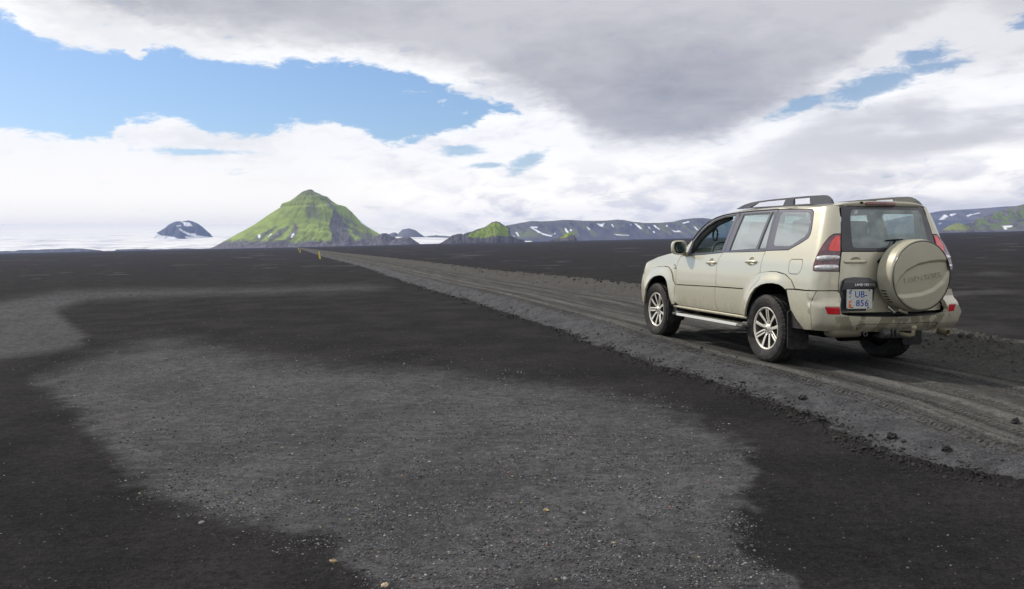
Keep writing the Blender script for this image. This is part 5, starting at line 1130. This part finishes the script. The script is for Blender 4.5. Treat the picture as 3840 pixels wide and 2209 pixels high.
    # ---- wheels
    def wheel(x,y,sg,rot,label=None,steer=0.):
        w=bpy.data.objects.new('wheel',None); COL.objects.link(w); w.parent=root; w.location=(x,y*sg,.388); w.rotation_euler=(0,0,math.pi if sg<0 else 0)
        t=Part(); R0=.390; prof=[(.240,.085),(.249,.108),(.254,.114),(.262,.118),(.300,.131),(.325,.134),(.345,.130),(.352,.131),(.362,.126),(.374,.115)]
        tread=[]
        for a,b in ((.108,.078),(.068,.030),(.020,-.020),(-.030,-.068),(-.078,-.108)): tread+=[(R0-.002,a),(R0,a-.004),(R0,b+.004),(R0-.002,b),(R0-.011,b-.001),(R0-.011,b-.009)]
        full=prof+[(.384,.110)]+tread[:-2]+[(.384,-.110)]+[(r,-s) for r,s in prof[::-1]]
        n=192; a=np.linspace(0,2*np.pi,n,endpoint=False); V=[]
        for r,s in full:
            rr=np.full(n,r)
            if r>.372 and abs(s)>.066: rr=rr-.010*((np.arange(n)%4)==0)*(abs(s)>.07)
            elif r>.386: rr=rr-.006*(((np.arange(n)+int(s*300))%6)==0)
            if .352<=r<.372: rr=rr-.004*((np.arange(n)%4)==0)
            V.append(np.stack([rr*np.cos(a),np.full(n,s),rr*np.sin(a)],-1))
        V=np.concatenate(V); F_=[(i*n+j,i*n+(j+1)%n,(i+1)*n+(j+1)%n,(i+1)*n+j) for i in range(len(full)-1) for j in range(n)]
        t.raw(V,F_,None,True); to=t.link('tyre',[M_RUB],w)
        tl=Part()
        for k,(txt,a0) in enumerate((('265/60R18',100),)):
            TV,TF=text_tris(txt,.026,.0003,1.15)
            def mp(q): 
                th_=math.radians(a0)-q[0]/.300; r=.300+q[1]; return (r*math.cos(th_),.1325+(r-.300)*.10,r*math.sin(th_))
            tl.raw([mp(q) for q in TV],TF,None,False)
        tl.link('tyre_lettering',[simple('tyre_text',(.05,.048,.045),.6)],w)
        r_=Part()
        r_.lathe([(.200,-.09),(.205,.0),(.222,.070),(.232,.088)],72,'y',mi=1)
        r_.lathe([(.224,.090),(.226,.101),(.234,.107),(.243,.108),(.248,.104),(.242,.092)],96,'y')
        r_.lathe([(.0,.02),(.10,.015),(.205,.0)],48,'y',mi=1)
        def spoke(a,w0,w1,r0=.055,r1=.231,a1=None):
            a1=a if a1 is None else a1; n=9; V=[]
            for i in range(n):
                t=i/(n-1); r=r0+(r1-r0)*t; an=a+(a1-a)*min(1,t*1.25); wd=w0+(w1-w0)*t; y=.070+.024*math.sin(t*1.35)+.004*t; c=np.array([math.cos(an)*r,y,math.sin(an)*r]); d=np.array([-math.sin(an),0,math.cos(an)])
                V+=[c-d*wd/2-np.array([0,.035,0]),c-d*wd/2-np.array([0,.003,0]),c-d*wd*.36,c+d*wd*.36,c+d*wd/2-np.array([0,.003,0]),c+d*wd/2-np.array([0,.035,0])]
            F_=[(6*i+k,6*i+6+k,6*i+7+k,6*i+1+k) for i in range(n-1) for k in (1,2,3)]; Fd=[(6*i+k,6*i+6+k,6*i+7+k,6*i+1+k) for i in range(n-1) for k in (0,4)]
            r_.raw(V,F_,None,False); r_.raw(V,Fd,None,False,1)
        for k in range(3):
            b=math.radians(90+120*k)+rot
            for d in (-1,1): spoke(b+d*.18,.020,.024,r0=.075,a1=b+d*.085)
            b2=b+math.radians(60)
            for d in (-1,1): spoke(b2+d*.42,.026,.040,r0=.055,a1=b2+d*.315)
        r_.lathe([(.062,.055),(.060,.074),(.050,.080),(.036,.081),(.034,.094),(.026,.100),(.0,.102)],40,'y')
        for k in range(6):
            b=math.radians(60*k+30)+rot; c=(math.cos(b)*.068,.074,math.sin(b)*.068); r_.tube([(c[0],.055,c[2]),(c[0],.082,c[2]),(c[0],.088,c[2])],[.0125,.0125,.008],10,mi=2)
        r_.link('rim',[M_SILV,M_DALL,M_CHR],w)
        em=Part()   # small oval emblem ring on the centre cap
        for rx,rz,ox in ((.020,.014,0),(.007,.0135,0),(.016,.006,.004)):
            em.tube([(rx*math.cos(t),.1035,rz*math.sin(t)+ox) for t in np.linspace(0,2*math.pi,21)],.0016,6,cap=False)
        em.link('cap_emblem',[M_DALL],w)
        dk=Part(); dk.lathe([(.06,-.03),(.165,-.03),(.165,-.01),(.06,-.01)],40,'y'); dk.link('brake_disc',[M_DALL],w)
    wheel(0,.770,1,math.radians(2)); wheel(2.79,.770,1,math.radians(26)); wheel(0,.770,-1,math.radians(40)); wheel(2.79,.770,-1,math.radians(10))
    # mud flaps
    for sg in (1,-1):
        for x0,zt,zb in ((2.33,.58,.25),(-.455,.64,.20)):
            m_=Part()
            if x0>0: pts=[(.66,zt-.06),(.80,zt),(.915,zt-.02),(.925,zb+.02),(.90,zb),(.68,zb+.015),(.66,zb+.06)]
            else: pts=[(.63,zt-.10),(.80,zt),(.895,zt-.02),(.900,zb+.02),(.88,zb),(.65,zb),(.63,zb+.03)]
            m_.extr(round_poly(pts,.02),[],lambda a,b,t,x0=x0:np.array([x0-.10*(.5-b)*.5+t,a*sg,b]),0,.014)
            if x0<0: m_.extr([(-.46,.62),(-.50,.60),(-.66,.50),(-.70,.45),(-.47,.44)],[],lambda a,b,t:np.array([a,(.80+t)*sg,b]),0,.06)
            else: m_.extr([(2.30,.60),(2.20,.50),(2.17,.40),(2.31,.40)],[],lambda a,b,t:np.array([a,(.80+t)*sg,b]),0,.06)
            m_.link('mud_flap',[M_FLAP],root)
    # side steps
    for sg in (1,-1):
        sp_=Part(); 
        sp_.extr([(2.07,.80),(1.93,.965),(.48,.965),(.40,.80)],[],lambda a,b,t:np.array([a,b*sg,.385+t]),0,.018); 
        so_=sp_.link('side_step',[M_PAINT],root)
        q=Part(); q.extr(round_poly([(1.96,.378),(.44,.378),(.44,.408),(1.96,.408)],.008),[],lambda a,b,t:np.array([a,(.965+t)*sg,b]),0,.022); q.link('step_strip',[M_STRIP],so_)
        for k in range(4): q=Part(); q.box((1.2,(.90+.014*k)*sg,.4055),(1.40,.006,.004)); q.link('step_tread',[M_PLAS],so_)
        q=Part(); q.box((2.015,.940*sg,.392),(.13,.10,.036),bev=.012); q.box((2.03,.86*sg,.40),(.11,.16,.05),bev=.012); q.link('step_end_cap',[M_PLAS],so_)
        q=Part(); q.box((.385,.940*sg,.382),(.14,.10,.036),bev=.012); q.box((.36,.85*sg,.40),(.12,.16,.06),bev=.012); q.link('step_end_cap',[M_PLAS],so_)
    # roof rails
    RL=[(1.147,1.800),(.995,1.847),(.859,1.872),(.689,1.884),(.343,1.894),(.017,1.899),(-.29,1.903),(-.561,1.900),(-.618,1.894),(-.665,1.876),(-.712,1.844),(-.755,1.800)]
    H_1=[(.83,1.812),(.689,1.864),(.455,1.874),(.120,1.878),(.140,1.812)]; H_2=[(-.037,1.879),(-.331,1.882),(-.372,1.812),(-.054,1.812)]
    for sg in (1,-1):
        rl=Part()
        def rm(a,b,t): 
            return np.array([a,(.575-.25*max(0,b-1.80)+t*(1. if b<1.86 else .7))*sg,b-.008])
        rl.extr(densify(RL,.06),[densify(H_1,.06),densify(H_2,.06)],rm,-.015,.015); rl.link('roof_rail',[M_RAIL],root)
    # door mirrors
    for sg in (1,-1):
        mr=bpy.data.objects.new('door_mirror',None); COL.objects.link(mr); mr.parent=root
        h=Part(); n1,n2=24,36; V=[]; c0=np.array([1.90,.985,1.296])
        for i in range(n1):
            a=-math.pi/2+math.pi*i/(n1-1)
            for k in range(n2):
                b=2*math.pi*k/n2; ca,sa=math.cos(a),math.sin(a); cb,sb_=math.cos(b),math.sin(b); pw=lambda v,e: math.copysign(abs(v)**e,v)
                V.append(c0+np.array([pw(sa,1.0)*(.105 if sa>0 else .018),pw(ca,.55)*pw(cb,.62)*.108,pw(ca,.55)*pw(sb_,.62)*.098]))
        V=np.array(V); V[:,1]*=sg; F_=[(i*n2+k,i*n2+(k+1)%n2,(i+1)*n2+(k+1)%n2,(i+1)*n2+k) for i in range(n1-1) for k in range(n2)]
        h.raw(V,F_); h.tube([(1.93,.90*sg,1.225),(1.955,.865*sg,1.205)],[.04,.035],12,sq=.8); 
        SA=[(-2.07,1.180),(-1.912,1.184),(-1.868,1.385),(-1.885,1.392),(-1.93,1.352),(-2.03,1.262)]
        h.sheet(SA,side_map(.003),flip=sg<0,gap=.002,thick=.02,h=.04); h.link('mirror_housing',[M_PAINT],mr)
        g=Part(); g.extr(round_poly([(.893,1.215),(.906,1.367),(1.062,1.374),(1.078,1.30),(1.045,1.222)],.03,4),[],lambda a,b,t:np.array([1.883-t-.10*(a-1.0),a*sg,b]),0.,.003); g.link('mirror_surround',[M_BLK],mr)
        g=Part(); g.extr(round_poly([(.905,1.228),(.916,1.354),(1.050,1.360),(1.064,1.30),(1.034,1.235)],.03,4),[],lambda a,b,t:np.array([1.878-t-.10*(a-1.0),a*sg,b]),0.,.004); g.link('mirror_glass',[M_MIR],mr)
    # front end (seen from other sides)
    fb=Part(); FB=[(-3.15,.46),(-3.17,.60),(-3.16,.83),(-3.12,.884),(-3.30,.895),(-3.9,.80)]; ym=float(P(np.array([-3.9]),np.array([.6]))[0,1])
    sF=-(3.62-.5)-.5*math.pi/2-(.86-.5)
    FBp=[(-3.16,.47),(-3.175,.60),(-3.165,.80),(-3.125,.884),(-3.30,.895),(-3.6,.80),(sF,.76),(sF,.44),(-3.6,.45)]
    for fl in (False,True): fb.sheet(FBp,side_map(.012),flip=fl,gap=.002,thick=.03,h=.05)
    fb.link('front_bumper',[M_PAINT],root)
    for fl in (False,True):
        h=Part(); h.sheet([(-3.30,.90),(-3.30,1.015),(-3.55,.99),(-3.82,.96),(-3.82,.80),(-3.6,.805)],side_map(.004),flip=fl,gap=.003,thick=.03,h=.04); h.link('headlight',[M_CLR],root)
    gr=Part(); gr.box((3.50,0,.88),(.08,1.02,.17),bev=.03); gr.link('grille',[M_DALL],root)
    g2=Part()
    E2=P(np.array([-3.42]),np.array([.985]))[0]
    g2.box((3.36,0,.86),(.22,1.35,.26),bev=.05); g2.link('front_panel',[M_BLK],root)
    # badge on the front wing
    bg=Part(); 
    q=lambda s,z,o:P(np.array([s]),np.array([z]),o)[0]
    bg.tube([q(-2.20+.020*math.cos(t),1.045+.018*math.sin(t),.006) for t in np.linspace(0,6.28,19)],.004,6,cap=False); bg.tube([q(-2.19,1.012,.006),q(-2.17,1.012,.006)],.012,8); bg.link('wing_badge',[M_CHR],root)
    # tow ball, socket, exhaust, tow eye
    tb=Part(); tb.tube([(-1.05,-.02,.42),(-1.24,-.045,.410),(-1.275,-.05,.425),(-1.28,-.05,.475)],[.022,.022,.022,.018],12); bm=bmesh.new(); bmesh.ops.create_uvsphere(bm,u_segments=20,v_segments=14,radius=.030); tb.bm(bm,Matrix.Translation((-1.28,-.05,.497))); tb.link('tow_ball',[simple('dusty_steel',(.34,.31,.20),.5,.3)],root)
    tk=Part(); tk.tube([(-1.12,.19,.452),(-1.185,.205,.425),(-1.20,.205,.42)],[.045,.048,.036],16); tk.box((-1.14,.095,.445),(.03,.02,.12)); tk.box((-1.14,.045,.445),(.03,.02,.12)); tk.box((-1.05,.05,.40),(.16,.30,.05)); tk.link('tow_socket',[M_PLAS],root)
    ex=Part(); ex.lathe([(.028,-1.02),(.036,-1.02),(.036,-1.15),(.028,-1.152),(.026,-1.04)],20,'x',(0,-.62,.415)); ex.link('exhaust_pipe',[simple('exhaust_steel',(.30,.27,.17),.45,.5)],root)
    ey=Part(); ey.tube([(-1.10+.0*math.cos(t),.40+.022*math.cos(t),.425+.022*math.sin(t)) for t in np.linspace(0,6.28,17)],.007,6,cap=False); ey.link('tow_eye',[M_PLAS],root)
    # ---- cabin
    cb=Part(); cb.box((.7,0,.60),(3.0,1.55,.06),bev=.01)
    def seat(p,x,y,w):
        Rb=Matrix.Rotation(math.radians(-14),3,'Y'); p.box((x+.22,y,.86),(.50,w,.16),bev=.05); p.box((x-.08,y,1.18),(.14,w,.62),Rb,bev=.055)
    seats=[]
    for x,y,w in ((1.12,.38,.50),(1.12,-.38,.50),(.22,.38,.60),(.22,-.38,.60)):
        p=Part(); seat(p,x,y,w)
        Rb=Matrix.Rotation(math.radians(-14),3,'Y'); p.box((x-.175,y,1.545),(.09,.27,.17),Rb,bev=.04); p.tube([(x-.165,y-.06,1.38),(x-.17,y-.06,1.5)],.007,6); p.tube([(x-.165,y+.06,1.38),(x-.17,y+.06,1.5)],.007,6); p.link('seat',[M_SEAT],root)
    cb.box((2.03,0,1.06),(.42,1.5,.26),bev=.08); cb.link('dashboard',[simple('cabin_plastic',(.10,.11,.11),.55)],root)
    sw_=Part(); ax=Vector((-.90,0,.44)).normalized(); o_=Vector((1.74,.38,1.20)); e1=Vector((0,1,0)); e2=ax.cross(e1)
    sw_.tube([tuple(o_+(e1*math.cos(t)+e2*math.sin(t))*.19) for t in np.linspace(0,2*math.pi,41)],.014,10,cap=False); sw_.tube([tuple(o_-ax*.02),tuple(o_-ax*.25)],[.05,.03],10); sw_.tube([tuple(o_+e1*.18),tuple(o_-e1*.18)],.018,8); sw_.link('steering_wheel',[M_PLAS],root)
    gh=Part(); c=Vector((1.63,.60,1.47)); gh.tube([tuple(c+Vector((.055*math.cos(t)-.02*math.sin(t),0,.075*math.sin(t)+.02*math.cos(t)))) for t in np.linspace(0,2*math.pi,25)],.013,8,cap=False); gh.link('grab_handle',[M_PLAS],root)
    for sg in (1,-1):
        for pp_,rr_ in (([(1.98,.80*sg,1.20),(1.80,.715*sg,1.43),(1.52,.64*sg,1.62),(1.25,.60*sg,1.69)],[.05,.045,.045,.04]),([(.98,.80*sg,1.1),(.88,.66*sg,1.72)],[.05,.035]),([(.05,.78*sg,1.1),(.08,.64*sg,1.73)],[.06,.05]),([(-.62,.72*sg,1.2),(-.72,.58*sg,1.72)],[.07,.06])):
            ip=Part(); ip.tube(pp_,rr_,8); ip.link('pillar_trim',[M_PTR],root)
    im=Part(); im.box((1.50,0,1.60),(.03,.24,.07),bev=.012); im.link('interior_mirror',[M_BLK],root)
build_car()

build_haze()
